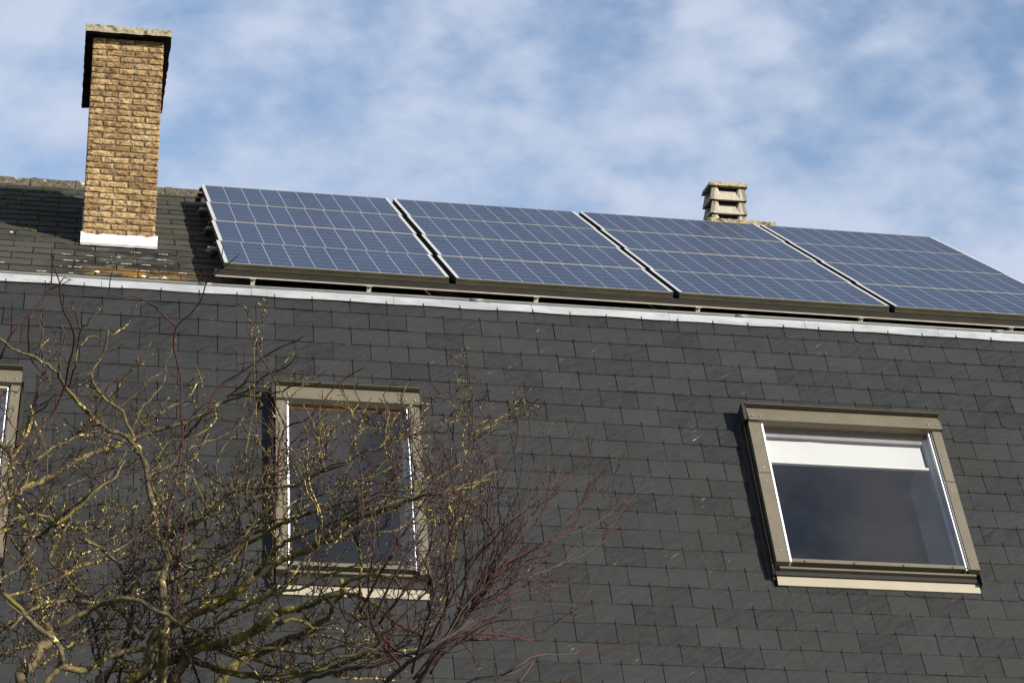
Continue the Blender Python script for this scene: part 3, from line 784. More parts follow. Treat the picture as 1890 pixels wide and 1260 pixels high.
    for (x_, t_, n_) in ((xa + 0.028, ta + 0.085, .142), (xa + 0.085, ta + 0.088, .142), (xb - 0.03, ta + 0.085, .142), (xb - 0.09, ta + 0.085, .142), (xa + 0.045, ta + 0.155, H), (xb - 0.045, ta + 0.155, H),
                        (xa + 0.045, ta + 0.55 * (tb - ta) * .7, H), (xb - 0.045, ta + 0.55 * (tb - ta) * .7, H), (xa + 0.045, ta + 0.47 * (tb - ta), H), (xb - 0.045, ta + 0.47 * (tb - ta), H), (xa + 0.045, tb - 0.13, H), (xb - 0.045, tb - 0.13, H)):
        sc_ = MB(); sc_.tube([fn(x_, t_, n_ - 0.004), fn(x_, t_, n_ + 0.003)], 0.0045, 8); build(sc_, 'cover_screw', M_STEEL, fr)
    for q, nm_, mt_ in pieces: build(q, nm_, mt_, fr)
    # inner sash, lining and the dim room behind
    i_ = MB()
    ox0, ox1, ot0, ot1 = gx0 - 0.004, gx1 + 0.002, gt0 - 0.006, gt1 + 0.006
    def wall(a, b, mi): i_.box(a, b, fn, mi)
    wall((ox0 - 0.02, ot0, -0.42), (ox0 - 0.002, ot1, 0.055), 0); wall((ox1 - 0.012, ot0, -0.42), (ox1 + 0.02, ot1, 0.055), 0)
    wall((ox0, ot0 - 0.02, -0.42), (ox1 - 0.014, ot0 + 0.035, 0.060), 1 if tall else 2); wall((ox0, ot1 - 0.002, -0.42), (ox1 - 0.014, ot1 + 0.02, 0.055), 0)
    wall((ox1 - 0.040, ot0 + 0.037, 0.0), (ox1 - 0.0125, ot1 - 0.003, 0.045), 0)
    build(i_, 'window_lining', [M_LINING, M_WOOD, M_CLADD], fr)
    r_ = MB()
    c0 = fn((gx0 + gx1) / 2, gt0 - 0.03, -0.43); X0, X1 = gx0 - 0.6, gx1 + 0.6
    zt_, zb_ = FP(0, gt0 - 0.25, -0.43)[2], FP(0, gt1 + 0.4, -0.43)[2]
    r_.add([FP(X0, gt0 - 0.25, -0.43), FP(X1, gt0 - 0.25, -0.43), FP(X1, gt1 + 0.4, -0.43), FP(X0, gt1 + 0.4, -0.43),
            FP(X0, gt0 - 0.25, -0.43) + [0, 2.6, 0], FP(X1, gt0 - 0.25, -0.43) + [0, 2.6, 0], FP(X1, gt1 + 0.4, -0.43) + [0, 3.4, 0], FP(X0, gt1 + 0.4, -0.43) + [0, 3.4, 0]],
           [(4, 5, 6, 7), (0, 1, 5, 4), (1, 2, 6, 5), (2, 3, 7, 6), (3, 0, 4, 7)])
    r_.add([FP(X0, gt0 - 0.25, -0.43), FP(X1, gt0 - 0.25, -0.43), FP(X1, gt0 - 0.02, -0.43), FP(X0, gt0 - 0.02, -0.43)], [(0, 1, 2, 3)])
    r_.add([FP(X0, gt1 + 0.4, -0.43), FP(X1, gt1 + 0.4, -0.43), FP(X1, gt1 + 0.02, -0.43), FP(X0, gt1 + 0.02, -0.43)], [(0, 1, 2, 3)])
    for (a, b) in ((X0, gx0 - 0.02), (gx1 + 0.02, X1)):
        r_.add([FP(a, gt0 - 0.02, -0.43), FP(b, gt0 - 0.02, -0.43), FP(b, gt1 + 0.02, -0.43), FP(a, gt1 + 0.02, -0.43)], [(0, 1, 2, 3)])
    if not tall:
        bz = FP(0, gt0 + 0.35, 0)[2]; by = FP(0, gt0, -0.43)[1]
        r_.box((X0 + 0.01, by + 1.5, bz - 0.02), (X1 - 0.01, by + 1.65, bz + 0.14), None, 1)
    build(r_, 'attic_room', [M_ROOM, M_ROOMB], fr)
    if blind:
        b_ = MB(); bt0, bt1 = blind; nseg = 24
        vs = []
        for j in range(9):
            for i in range(nseg + 1):
                x_ = gx0 + 0.02 + (gx1 - gx0 - 0.085) * i / nseg; t_ = bt0 + (bt1 - bt0) * j / 8
                n_ = 0.030 + 0.0016 * math.sin(6 * (x_ - gx0) + 9 * (t_ - bt0)) + 0.004 * math.exp(-((x_ - gx0 - 0.35 - (t_ - bt0) * .8) / .05) ** 2)
                vs.append(fn(x_, t_, n_))
        b_.add(vs, [(j * (nseg + 1) + i, j * (nseg + 1) + i + 1, (j + 1) * (nseg + 1) + i + 1, (j + 1) * (nseg + 1) + i) for j in range(8) for i in range(nseg)], 0, True)
        b_.box((gx0 + 0.014, bt1, 0.022), (gx1 - 0.045, bt1 + 0.022, 0.042), fn, 1)
        b_.box((gx0 + 0.010, bt0 - 0.055, 0.010), (gx1 - 0.045, bt0 - 0.022, 0.045), fn, 2)
        build(b_, 'roller_blind', [M_BLIND, M_WHITE, M_ROOMB], fr)
    return fr
roof_window(W1, (-1.20, -0.385, 1.06, 2.525), None, 'roof window at the left edge of the photo, behind bare twigs', True)
roof_window(W2, (1.483, 2.303, 1.058, 2.530), None, 'tall narrow roof window behind the bare tree, no blind', True)
roof_window(W3, (4.826, 6.058, 1.030, 2.315), (1.125, 1.335), 'wide roof window with a white blind drawn part way down')

# ------------------------------------------------------------------ solar panels
UX = Vector((0.99985, 0.01731, 0.00216)).normalized()
D_ = Vector((-0.001, -math.cos(AL), -math.sin(AL))).normalized()
Y_ = -(D_ - D_.dot(UX) * UX).normalized(); Z_ = UX.cross(Y_)
PM = Matrix((( UX.x, Y_.x, Z_.x), (UX.y, Y_.y, Z_.y), (UX.z, Y_.z, Z_.z)))
PW, PH, FW, FT = 1.65, 0.992, 0.026, 0.045
RPI, CPI = 1.0026, 1.6968
fm = MB()
ident = lambda x, y, z: (x, y, z)
fm.box((0, -PH, -FT), (FW, 0, 0), None, [2, 0, 2, 2, 2, 2]); fm.box((PW - FW, -PH, -FT), (PW, 0, 0), None, [2, 0, 2, 2, 2, 2])  # side faces black: the shade between columns is painted on
fm.box((FW, -0.0045, -FT), (PW - FW, 0, -0.001), None, 1); fm.box((FW, -PH, -FT), (PW - FW, -PH + 0.0035, -0.001), None, 1)
fm.box((FW, -PH + 0.004, -FT), (PW - FW, -PH + 0.030, -FT + 0.003))
fl = MB(); fl.box((0.0005, -PH - 0.0025, -FT - 0.004), (PW - 0.0005, -PH - 0.0003, -0.004))
fl.box((0.0005, -PH - 0.0055, -0.020), (PW - 0.0005, -PH - 0.0030, -0.0165))
gp = MB(); gp.add([(FW, -PH + 0.0035, -0.003), (PW - FW, -PH + 0.0035, -0.003), (PW - FW, -0.0045, -0.003), (FW, -0.0045, -0.003)], [(0, 1, 2, 3)])
gp.add([(FW, -PH + 0.0035, -0.009), (PW - FW, -PH + 0.0035, -0.009), (PW - FW, -0.0045, -0.009), (FW, -0.0045, -0.009)], [(3, 2, 1, 0)])
colw = ['first column from the chimney', 'second column from the chimney', 'third column from the chimney', 'fourth column from the chimney']
roww = ['top row along the ridge', 'second row down', 'third row down', 'bottom row above the eaves']
proto = None
rp_rng = random.Random(3)
for c in range(4):
    for r_ in range(4):
        loc = Vector(P0) + UX * (c * CPI) + D_ * (r_ * RPI)
        loc = loc + UX * rp_rng.uniform(-.005, .005) + Z_ * rp_rng.uniform(-.0015, .0015)
        if proto is None:
            o = empty('solar_panel', loc, PM); proto = o
            a = build(fm, 'panel_frame', [M_ALU, M_LIP, M_GASKET_SHADE], o)
            b = build(fl, 'lower_frame_edge', M_ALGAE, o)
            d = build(gp, 'cell_sheet', M_CELL, o)
            # put the cell grid origin at the first cell: shift object space so that lines fall on the gaps
        else:
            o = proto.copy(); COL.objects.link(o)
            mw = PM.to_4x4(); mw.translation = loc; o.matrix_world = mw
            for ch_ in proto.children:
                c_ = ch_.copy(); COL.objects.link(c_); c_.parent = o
        tag(o, 'blue solar panel, %s, %s' % (roww[r_], colw[c]), 'solar panel', 'solar panels on the roof')
# mounting rack: rails, feet, end clamps
rk = tag(empty('mounting_rack', tuple(RP(4.4, 4.0, 0.0))), 'aluminium rails and brackets holding the solar panels off the roof', 'mounting rack')
def AP(x, s_, n): return tuple(Vector(P0) + UX * x + D_ * s_ + Z_ * n)
AWD = 3 * CPI + PW
def rack_obj(mb, name, mats): 
    return build(mb, name, mats, rk)
for i, s_ in enumerate((0.06, 0.93, 1.07, 1.94, 2.07, 2.94, 3.07)):
    w = MB(); e = 0.035 + 0.04 * ((i * 7) % 3) / 3
    w.box((-e, s_ - 0.012, -0.090), (AWD + 0.03, s_ + 0.012, -0.066), AP)
    w.box((-e - 0.012, s_ - 0.016, -0.1000), (AWD + 0.032, s_ + 0.016, -0.0960), AP)
    w.box((-e + 0.01, s_ - 0.010, -0.0958), (AWD + 0.02, s_ - 0.002, -0.0902), AP)
    rack_obj(w, 'rail', M_RAILL if i % 2 else M_RAILD)
w = MB()
w.box((-0.055, 3.978, -0.092), (AWD + 0.05, 4.006, -0.052), AP, 0)
w.box((-0.055, 3.974, -0.101), (AWD + 0.05, 4.022, -0.0935), AP, 1)
rack_obj(w, 'rail', [M_RAILD, M_RAILL])
for x_ in (1.27, 2.12, 3.37, 4.61, 5.89, 7.10):
    w = MB(); xx = x_ - P0[0]
    w.box((xx, 3.975, -0.165), (xx + 0.030, 3.981, -0.1015), AP, 0)
    w.box((xx, 4.010, -0.176), (xx + 0.030, 4.0165, -0.1015), AP, 0)
    w.box((xx - 0.006, 3.99, -0.1045), (xx + 0.036, 4.03, -0.1018), AP, 0)
    w.tube([AP(xx + 0.015, 4.014, -0.115), AP(xx + 0.015, 4.021, -0.115)], 0.007, 8, 0)
    rack_obj(w, 'bracket', [M_RAILL])
for i, s_ in enumerate((0.06, 1.0, 2.0, 3.0)):
    for side in (-1, 1):
        w = MB(); x0, x1 = (-0.022, -0.002) if side < 0 else (AWD + 0.002, AWD + 0.020)
        w.box((x0, s_ - 0.02, -0.05), (x1, s_ + 0.02, -0.02), AP)
        w.box((x0 - 0.03 * (side < 0), s_ - 0.018 + 0.05, -0.135), (x1 + 0.02 * (side > 0), s_ + 0.018 + 0.05, -0.10), AP)
        rack_obj(w, 'end_clamp', M_RAILD)

# ------------------------------------------------------------------ trees
TREE_LIMBS = [
["m",0.0361,0.0232,[[0.431,12.441,3.176],[0.13,12.023,3.318],[-0.129,11.729,3.469],[-0.086,11.784,3.57],[-0.035,11.855,3.678],[-0.018,11.906,3.746]]],
["m",0.0206,0.0129,[[-0.018,11.989,3.761],[-0.059,12.094,3.868],[-0.078,12.195,3.947],[-0.113,12.322,4.063],[-0.135,12.453,4.181],[-0.167,12.503,4.267],[-0.164,12.562,4.352],[-0.196,12.6,4.447],[-0.223,12.618,4.528],[-0.261,12.613,4.629],[-0.255,12.623,4.75],[-0.303,12.557,4.793],[-0.37,12.449,4.824]]],
["m",0.0129,0.009,[[-0.193,12.379,4.397],[-0.255,12.166,4.282],[-0.324,11.96,4.194],[-0.393,11.776,4.146]]],
["m",0.0181,0.0067,[[-0.434,12.155,4.271],[-0.291,12.277,4.424],[-0.169,12.362,4.532],[-0.042,12.433,4.624],[0.085,12.485,4.724],[0.268,12.568,4.831],[0.413,12.583,4.899],[0.611,12.525,4.957],[0.726,12.462,5.01],[0.826,12.389,5.058],[0.957,12.246,5.04]]],
["t",0.0057,0.0026,[[0.973,12.444,5.096],[1.065,12.236,5.063],[1.123,12.079,5.062],[1.173,11.901,5.003],[1.212,11.76,4.988]]],
["m",0.0284,0.0142,[[0.431,12.441,3.176],[0.513,12.167,3.376],[0.514,11.931,3.546],[0.506,11.786,3.695],[0.509,11.698,3.805],[0.493,11.78,3.974],[0.517,11.839,4.086],[0.491,11.934,4.198]]],
["m",0.0155,0.0116,[[0.508,12.342,4.286],[0.478,12.316,4.32],[0.456,12.372,4.47],[0.42,12.398,4.582],[0.415,12.386,4.674],[0.344,12.454,4.8],[0.277,12.465,4.862],[0.208,12.448,4.873]]],
["m",0.0116,0.0052,[[0.213,12.762,4.956],[0.114,12.665,5.011],[0.012,12.502,5.073],[-0.071,12.3,5.125],[-0.165,12.086,5.125],[-0.24,11.954,5.109],[-0.308,11.807,5.111],[-0.378,11.661,5.109]]],
["m",0.0129,0.0064,[[0.595,12.205,4.169],[0.551,12.254,4.231],[0.528,12.396,4.434],[0.487,12.464,4.526],[0.434,12.548,4.65],[0.396,12.637,4.798],[0.318,12.688,4.971],[0.284,12.681,5.034],[0.153,12.589,5.117],[0.116,12.518,5.181],[0.169,12.488,5.291],[0.19,12.419,5.387]]],
["m",0.0103,0.0103,[[0.522,12.204,4.095],[0.596,12.215,4.171]]],
["m",0.0335,0.0232,[[0.431,12.441,3.176],[0.28,12.121,3.388],[0.366,12.075,3.541],[0.449,12.054,3.605],[0.488,12.017,3.767],[0.636,11.971,3.858],[0.726,11.916,3.896]]],
["m",0.0232,0.0142,[[0.731,11.997,3.911],[0.852,11.946,3.967],[0.935,11.923,4.055],[1.033,11.868,4.101],[1.13,11.809,4.146],[1.228,11.699,4.179],[1.328,11.616,4.27]]],
["m",0.0142,0.0052,[[1.306,11.431,4.228],[1.426,11.236,4.225],[1.524,11.098,4.239],[1.585,11.002,4.249],[1.682,10.915,4.258],[1.797,10.935,4.296],[1.917,10.987,4.345]]],
["m",0.0103,0.0041,[[1.209,11.513,4.138],[1.325,11.493,4.178],[1.476,11.496,4.315],[1.633,11.513,4.361],[1.748,11.593,4.43],[1.839,11.593,4.44],[1.938,11.618,4.466],[2.009,11.651,4.526],[2.094,11.696,4.571]]],
["m",0.0129,0.0088,[[-0.018,11.989,3.761],[0.06,11.938,3.791],[0.165,11.906,3.856],[0.247,11.823,3.875],[0.336,11.714,3.875],[0.401,11.694,3.861],[0.459,11.653,3.805],[0.516,11.629,3.79],[0.566,11.6,3.743],[0.657,11.555,3.708],[0.689,11.541,3.684]]],
["m",0.0114,0.0057,[[0.717,12.014,3.769],[0.792,12.03,3.731],[0.928,12.019,3.681],[1.003,12.043,3.651],[1.09,12.047,3.637],[1.192,12.015,3.601]]],
["m",0.031,0.0206,[[0.431,12.441,3.176],[0.537,12.193,3.458],[0.647,12.027,3.683],[0.768,11.936,3.711],[0.872,11.831,3.73],[0.953,11.743,3.768],[1.015,11.662,3.815]]],
["m",0.0181,0.0129,[[1.022,11.744,3.831],[1.069,11.708,3.846],[1.156,11.636,3.852],[1.229,11.567,3.885],[1.308,11.506,3.907],[1.315,11.487,3.931],[1.299,11.488,3.962]]],
["m",0.0103,0.0062,[[1.308,11.428,3.92],[1.322,11.312,3.917],[1.356,11.183,3.913],[1.425,11.047,3.898],[1.486,10.954,3.852],[1.518,10.973,3.825]]],
["m",0.0129,0.0077,[[1.301,11.447,3.895],[1.373,11.334,3.853],[1.429,11.256,3.805],[1.462,11.18,3.779]]],
["r",0.0077,0.0052,[[1.449,11.407,3.835],[1.534,11.492,3.788],[1.627,11.587,3.758],[1.714,11.672,3.753],[1.864,11.782,3.776]]],
["m",0.031,0.0206,[[0.431,12.441,3.176],[0.754,12.344,3.462],[0.818,12.325,3.601],[0.905,12.332,3.704],[0.992,12.374,3.752],[1.081,12.28,3.785],[1.203,12.152,3.82],[1.263,12.075,3.856]]],
["m",0.0155,0.0077,[[1.214,11.607,3.769],[1.259,11.493,3.793],[1.262,11.402,3.834],[1.308,11.289,3.867]]],
["m",0.0093,0.0052,[[1.032,11.755,3.792],[1.062,11.775,3.807],[1.149,11.752,3.806],[1.248,11.774,3.754],[1.323,11.799,3.74],[1.398,11.796,3.709],[1.481,11.753,3.723],[1.564,11.686,3.773]]],
["m",0.0129,0.0077,[[0.587,12.113,3.986],[0.642,12.192,4.044],[0.74,12.231,4.102],[0.825,12.267,4.159],[0.881,12.337,4.238],[0.882,12.371,4.301],[0.867,12.422,4.358],[0.959,12.308,4.345],[1.015,12.246,4.359],[1.128,12.118,4.388]]],
["m",0.0103,0.0067,[[-0.008,12.195,4.032],[0.018,12.341,4.102],[0.1,12.507,4.186],[0.176,12.626,4.222],[0.255,12.748,4.276],[0.334,12.739,4.277],[0.409,12.766,4.342],[0.494,12.775,4.405],[0.577,12.761,4.451],[0.709,12.683,4.482],[0.788,12.684,4.585]]],
["m",0.0098,0.0062,[[0.342,12.195,3.979],[0.368,12.129,4.028],[0.407,12.059,4.077],[0.496,11.922,4.066],[0.583,11.767,4.053],[0.66,11.689,4.025],[0.734,11.633,4.048],[0.827,11.564,4.107],[0.899,11.562,4.239],[1.002,11.466,4.299]]],
["m",0.0088,0.0052,[[-0.149,12.326,4.27],[-0.047,12.31,4.326],[-0.009,12.23,4.331],[0.098,12.222,4.421],[0.182,12.19,4.51],[0.264,12.231,4.579],[0.301,12.276,4.674]]],
["m",0.0083,0.0041,[[-0.048,12.425,4.351],[-0.034,12.379,4.38],[-0.109,12.276,4.386],[-0.166,12.149,4.346],[-0.229,12.003,4.287]]],
["m",0.0077,0.0041,[[-0.033,12.443,4.37],[0.045,12.566,4.395],[0.091,12.667,4.411],[0.169,12.776,4.439],[0.36,12.854,4.462],[0.495,12.835,4.506]]],
["m",0.0206,0.0103,[[0.431,12.441,3.176],[0.153,11.953,3.334],[-0.028,11.653,3.409],[0.035,11.632,3.534],[0.045,11.557,3.571],[0.007,11.572,3.645],[-0.095,11.568,3.715],[-0.173,11.604,3.806],[-0.25,11.622,3.87]]],
["m",0.0155,0.0103,[[0.036,11.933,3.584],[0.166,11.995,3.578],[0.264,12.028,3.654],[0.388,12.038,3.689],[0.593,11.998,3.702],[0.715,11.935,3.748]]],
["m",0.0155,0.0129,[[0.431,12.441,3.176],[0.306,12.243,3.459],[0.224,12.276,3.568],[0.277,12.411,3.642],[0.339,12.545,3.691],[0.429,12.563,3.71]]],
["m",0.0119,0.0067,[[0.363,12.097,3.62],[0.264,12.08,3.692],[0.252,12.122,3.811],[0.18,12.193,3.943],[0.104,12.239,4.016],[0.033,12.281,4.091],[-0.034,12.335,4.183],[0.005,12.446,4.314],[0.054,12.532,4.418]]],
["m",0.0181,0.0077,[[0.499,12.115,3.627],[0.64,12.13,3.674],[0.838,12.14,3.617],[1.094,12.066,3.588],[1.29,11.961,3.616],[1.432,11.847,3.654],[1.58,11.796,3.677],[1.676,11.743,3.736],[1.773,11.702,3.81]]],
["m",0.0129,0.0064,[[0.429,12.102,3.754],[0.36,12.077,3.825],[0.292,12.071,3.9],[0.124,12.019,3.91],[-0.028,11.91,3.878],[-0.124,11.815,3.81],[-0.192,11.701,3.71]]],
["m",0.0103,0.0046,[[0.51,12.185,4.051],[0.588,12.211,4.099],[0.628,12.304,4.229],[0.719,12.331,4.321],[0.723,12.447,4.43],[0.776,12.538,4.622],[0.765,12.649,4.762]]],
["m",0.009,0.0036,[[0.857,11.979,4.197],[0.961,12.026,4.346],[1.018,12.103,4.447],[1.102,12.148,4.553],[1.197,12.12,4.581],[1.277,12.042,4.615],[1.361,11.945,4.626],[1.416,11.918,4.671],[1.504,11.838,4.685],[1.647,11.76,4.733],[1.75,11.742,4.782],[1.836,11.73,4.806],[1.884,11.732,4.822]]],
["m",0.0103,0.0039,[[0.928,11.83,4.036],[1.033,11.612,4.139],[1.112,11.387,4.145],[1.209,11.137,4.145],[1.304,10.916,4.174],[1.392,10.848,4.212],[1.527,10.751,4.193],[1.596,10.747,4.247],[1.659,10.751,4.29],[1.745,10.777,4.36]]],
["t",0.0062,0.0031,[[1.376,11.583,4.585],[1.381,11.729,4.7],[1.414,11.813,4.778],[1.395,11.981,4.891],[1.434,12.055,4.968]]],
["t",0.0057,0.0031,[[1.461,11.503,4.598],[1.539,11.632,4.71],[1.544,11.836,4.832],[1.535,12.026,4.924],[1.53,12.212,5.017]]],
["t",0.0057,0.0031,[[1.241,11.708,4.532],[1.228,11.877,4.649],[1.249,11.995,4.756],[1.222,12.169,4.862],[1.214,12.329,4.989]]],
["t",0.0062,0.0028,[[1.003,11.936,4.408],[0.962,12.067,4.573],[1.004,12.02,4.646],[0.95,12.119,4.751],[0.885,12.216,4.856],[0.856,12.288,4.93]]],
["t",0.0067,0.0028,[[0.273,12.765,4.882],[0.362,12.864,4.999],[0.501,12.933,5.113],[0.627,12.968,5.204],[0.697,13.009,5.324],[0.764,12.966,5.375]]],
["t",0.0052,0.0026,[[-0.018,12.547,5.087],[0.026,12.438,5.153],[0.034,12.29,5.196],[0.05,12.095,5.282],[0.091,11.998,5.305],[0.167,11.981,5.408],[0.178,11.918,5.476],[0.189,11.863,5.54],[0.175,11.822,5.57]]],
["t",0.0046,0.0026,[[0.051,12.393,5.373],[0.016,12.263,5.428],[-0.009,12.165,5.467]]],
["t",0.0052,0.0026,[[0.048,12.459,5.304],[0.111,12.578,5.401],[0.158,12.734,5.433],[0.237,12.867,5.513],[0.301,12.969,5.6],[0.322,12.915,5.669],[0.374,12.906,5.711]]],
["t",0.0052,0.0026,[[0.425,12.699,4.752],[0.5,12.67,4.84],[0.577,12.605,4.885],[0.631,12.564,4.992],[0.691,12.49,5.047],[0.676,12.51,5.181]]],
["t",0.0062,0.0026,[[0.621,12.723,5.01],[0.663,12.657,5.047],[0.641,12.631,5.126],[0.62,12.588,5.171],[0.647,12.516,5.21]]],
["t",0.0062,0.0026,[[0.738,12.66,5.064],[0.762,12.525,4.988],[0.718,12.441,4.906],[0.622,12.398,4.839],[0.513,12.36,4.804],[0.462,12.347,4.728]]],
["r",0.0083,0.0031,[[0.508,12.342,4.286],[0.535,12.397,4.465],[0.578,12.476,4.71],[0.59,12.49,4.876],[0.573,12.47,5.009],[0.569,12.471,5.173],[0.524,12.424,5.312],[0.53,12.355,5.408],[0.594,12.306,5.463],[0.642,12.242,5.521],[0.659,12.166,5.587],[0.682,12.124,5.618],[0.709,12.09,5.64]]],
["r",0.0057,0.0026,[[0.543,12.644,5.497],[0.475,12.623,5.545],[0.407,12.581,5.593],[0.355,12.567,5.612],[0.301,12.552,5.621],[0.243,12.521,5.602],[0.197,12.48,5.598]]],
["r",0.0039,0.0023,[[0.675,12.454,5.681],[0.647,12.383,5.695],[0.62,12.315,5.703]]],
["r",0.0034,0.0021,[[0.675,12.454,5.681],[0.727,12.35,5.718],[0.74,12.195,5.799]]],
["r",0.0031,0.0021,[[0.729,12.385,5.73],[0.787,12.322,5.763],[0.831,12.262,5.792]]],
["r",0.0077,0.0031,[[-0.236,12.41,4.756],[-0.092,12.467,4.907],[-0.018,12.413,5.05],[-0.0,12.29,5.137],[0.02,12.117,5.256],[-0.049,11.905,5.346],[-0.065,11.803,5.423],[-0.103,11.697,5.488],[-0.107,11.657,5.559]]],
["r",0.0036,0.0021,[[-0.066,12.071,5.51],[-0.047,12.084,5.546],[-0.012,12.141,5.556]]],
["r",0.0067,0.0028,[[-0.375,12.024,4.985],[-0.328,11.955,5.069],[-0.281,11.871,5.164],[-0.2,11.849,5.272],[-0.112,11.821,5.396],[-0.107,11.741,5.519],[-0.113,11.722,5.54]]],
["r",0.0041,0.0023,[[-0.284,11.977,5.196],[-0.284,11.905,5.284],[-0.286,11.853,5.361]]],
["r",0.0052,0.0023,[[-0.203,12.008,5.321],[-0.195,12.212,5.185],[-0.147,12.373,5.153],[-0.1,12.505,5.136]]],
["r",0.0039,0.0023,[[-0.114,12.033,5.464],[-0.065,12.019,5.482],[-0.014,11.997,5.509]]],
["r",0.0067,0.0026,[[-0.003,12.636,4.834],[0.135,12.708,5.004],[0.209,12.69,5.174],[0.271,12.697,5.211],[0.383,12.66,5.342],[0.437,12.655,5.376]]],
["r",0.0072,0.0028,[[0.609,12.691,4.909],[0.715,12.704,5.063],[0.778,12.715,5.204],[0.892,12.656,5.276],[1.005,12.582,5.346],[1.078,12.506,5.378],[1.164,12.416,5.397],[1.201,12.377,5.431]]],
["r",0.0039,0.0023,[[0.886,12.569,5.251],[0.896,12.545,5.32],[0.886,12.525,5.396]]],
["r",0.0057,0.0026,[[0.816,12.612,5.128],[0.899,12.463,5.114],[0.994,12.307,5.168],[1.055,12.168,5.162],[1.088,12.06,5.158],[1.115,12.036,5.193],[1.123,12.035,5.275]]],
["r",0.0036,0.0023,[[1.005,12.442,5.207],[1.001,12.465,5.303],[1.015,12.454,5.277]]],
["r",0.0072,0.0026,[[1.012,11.855,4.31],[1.037,11.986,4.503],[1.055,12.172,4.742],[1.093,12.247,4.881],[1.173,12.178,4.898],[1.237,12.133,4.951],[1.311,12.111,5.053],[1.384,12.068,5.115],[1.465,12.006,5.151]]],
["r",0.0039,0.0023,[[1.373,11.969,5.087],[1.385,11.991,5.144],[1.38,12.026,5.202]]],
["r",0.0046,0.0026,[[1.087,12.173,4.861],[1.057,12.365,5.004],[1.046,12.496,5.111]]],
["r",0.0067,0.0031,[[0.742,12.182,3.489],[0.655,12.084,3.68],[0.6,12.094,3.838],[0.565,12.149,3.952],[0.511,12.283,4.138]]],
["r",0.0083,0.0062,[[0.315,12.123,3.467],[0.338,12.15,3.706],[0.375,12.28,3.943],[0.389,12.369,4.015]]],
["r",0.0083,0.0057,[[0.456,12.165,3.504],[0.492,12.042,3.719],[0.538,12.001,3.897],[0.577,12.058,4.148],[0.613,12.133,4.354]]],
["r",0.0052,0.0026,[[-0.245,11.865,3.751],[-0.143,11.843,3.712],[-0.041,11.811,3.647],[0.036,11.787,3.603]]],
["m",0.0083,0.0041,[[-0.12,12.431,4.415],[-0.025,12.522,4.385],[0.151,12.642,4.405],[0.272,12.781,4.513],[0.41,12.875,4.598],[0.518,12.893,4.694]]],
["m",0.0072,0.0031,[[0.053,12.498,4.411],[0.063,12.537,4.503],[0.154,12.575,4.573],[0.231,12.613,4.67],[0.296,12.635,4.764],[0.321,12.658,4.828]]],
["m",0.0103,0.0046,[[0.508,12.318,4.254],[0.568,12.261,4.326],[0.703,12.118,4.382],[0.809,11.996,4.467],[0.956,11.708,4.433],[1.091,11.496,4.402],[1.204,11.384,4.458],[1.293,11.282,4.476]]],
["m",0.0093,0.0039,[[0.534,12.246,4.172],[0.641,12.339,4.278],[0.774,12.372,4.36],[0.883,12.421,4.459],[0.98,12.477,4.56],[1.046,12.495,4.695],[1.099,12.507,4.8]]],
["m",0.0108,0.0046,[[0.847,11.946,4.109],[0.878,11.91,4.183],[1.005,11.751,4.246],[1.104,11.592,4.268],[1.268,11.35,4.285],[1.435,11.184,4.305],[1.585,11.092,4.316],[1.672,11.098,4.398]]],
["m",0.0083,0.0034,[[1.021,11.729,4.072],[1.077,11.868,4.369],[1.245,11.745,4.428],[1.357,11.702,4.477],[1.492,11.645,4.51],[1.591,11.608,4.572],[1.719,11.594,4.656]]],
["m",0.0108,0.0041,[[0.772,11.998,3.722],[0.854,12.037,3.679],[1.027,11.953,3.71],[1.217,11.903,3.682],[1.401,11.818,3.726],[1.585,11.743,3.758],[1.686,11.73,3.786],[1.793,11.675,3.884]]],
["m",0.0129,0.0052,[[0.747,12.227,3.444],[1.017,12.076,3.573],[1.232,12.02,3.598],[1.425,12.001,3.627],[1.593,11.988,3.71],[1.764,11.986,3.742],[1.883,11.989,3.8],[2.002,11.986,3.897]]],
["m",0.0103,0.0062,[[0.092,12.441,4.317],[0.206,12.438,4.266],[0.356,12.322,4.099],[0.503,12.238,3.98],[0.638,12.178,3.801]]],
["m",0.0088,0.0039,[[-0.243,11.842,3.721],[-0.198,11.971,3.785],[-0.102,12.139,3.872],[-0.003,12.288,3.943],[0.167,12.418,3.988],[0.31,12.488,4.089]]],
["m",0.0083,0.0046,[[-0.333,11.98,3.936],[-0.262,12.036,4.003],[-0.166,12.118,4.089],[-0.109,12.198,4.202]]],
["m",0.0062,0.0028,[[1.241,11.708,4.532],[1.218,11.783,4.651],[1.197,11.873,4.796],[1.151,11.975,4.931]]],
["m",0.0062,0.0028,[[1.342,11.601,4.558],[1.384,11.753,4.693],[1.45,11.878,4.824],[1.446,12.08,4.962]]],
["m",0.0057,0.0026,[[1.496,11.498,4.633],[1.515,11.553,4.742],[1.525,11.578,4.803],[1.488,11.667,4.893]]],
["m",0.0062,0.0028,[[1.031,11.993,4.531],[1.022,12.234,4.686],[0.986,12.508,4.852],[0.959,12.731,4.981],[0.916,12.941,5.078]]],
["m",0.0062,0.0028,[[0.86,12.101,4.385],[0.817,12.305,4.54],[0.771,12.507,4.699],[0.801,12.608,4.84],[0.856,12.64,4.922]]],
["m",0.0067,0.0028,[[0.712,12.261,4.387],[0.664,12.419,4.504],[0.614,12.594,4.656],[0.668,12.689,4.824],[0.736,12.732,4.955]]],
["m",0.0067,0.0028,[[0.057,12.678,4.906],[0.135,12.629,4.954],[0.211,12.558,5.039],[0.272,12.455,5.129],[0.357,12.332,5.227],[0.406,12.294,5.304]]],
["m",0.0067,0.0028,[[0.324,12.778,4.916],[0.35,12.901,4.993],[0.391,13.024,5.147],[0.502,13.121,5.314],[0.526,13.18,5.5],[0.564,13.133,5.58]]],
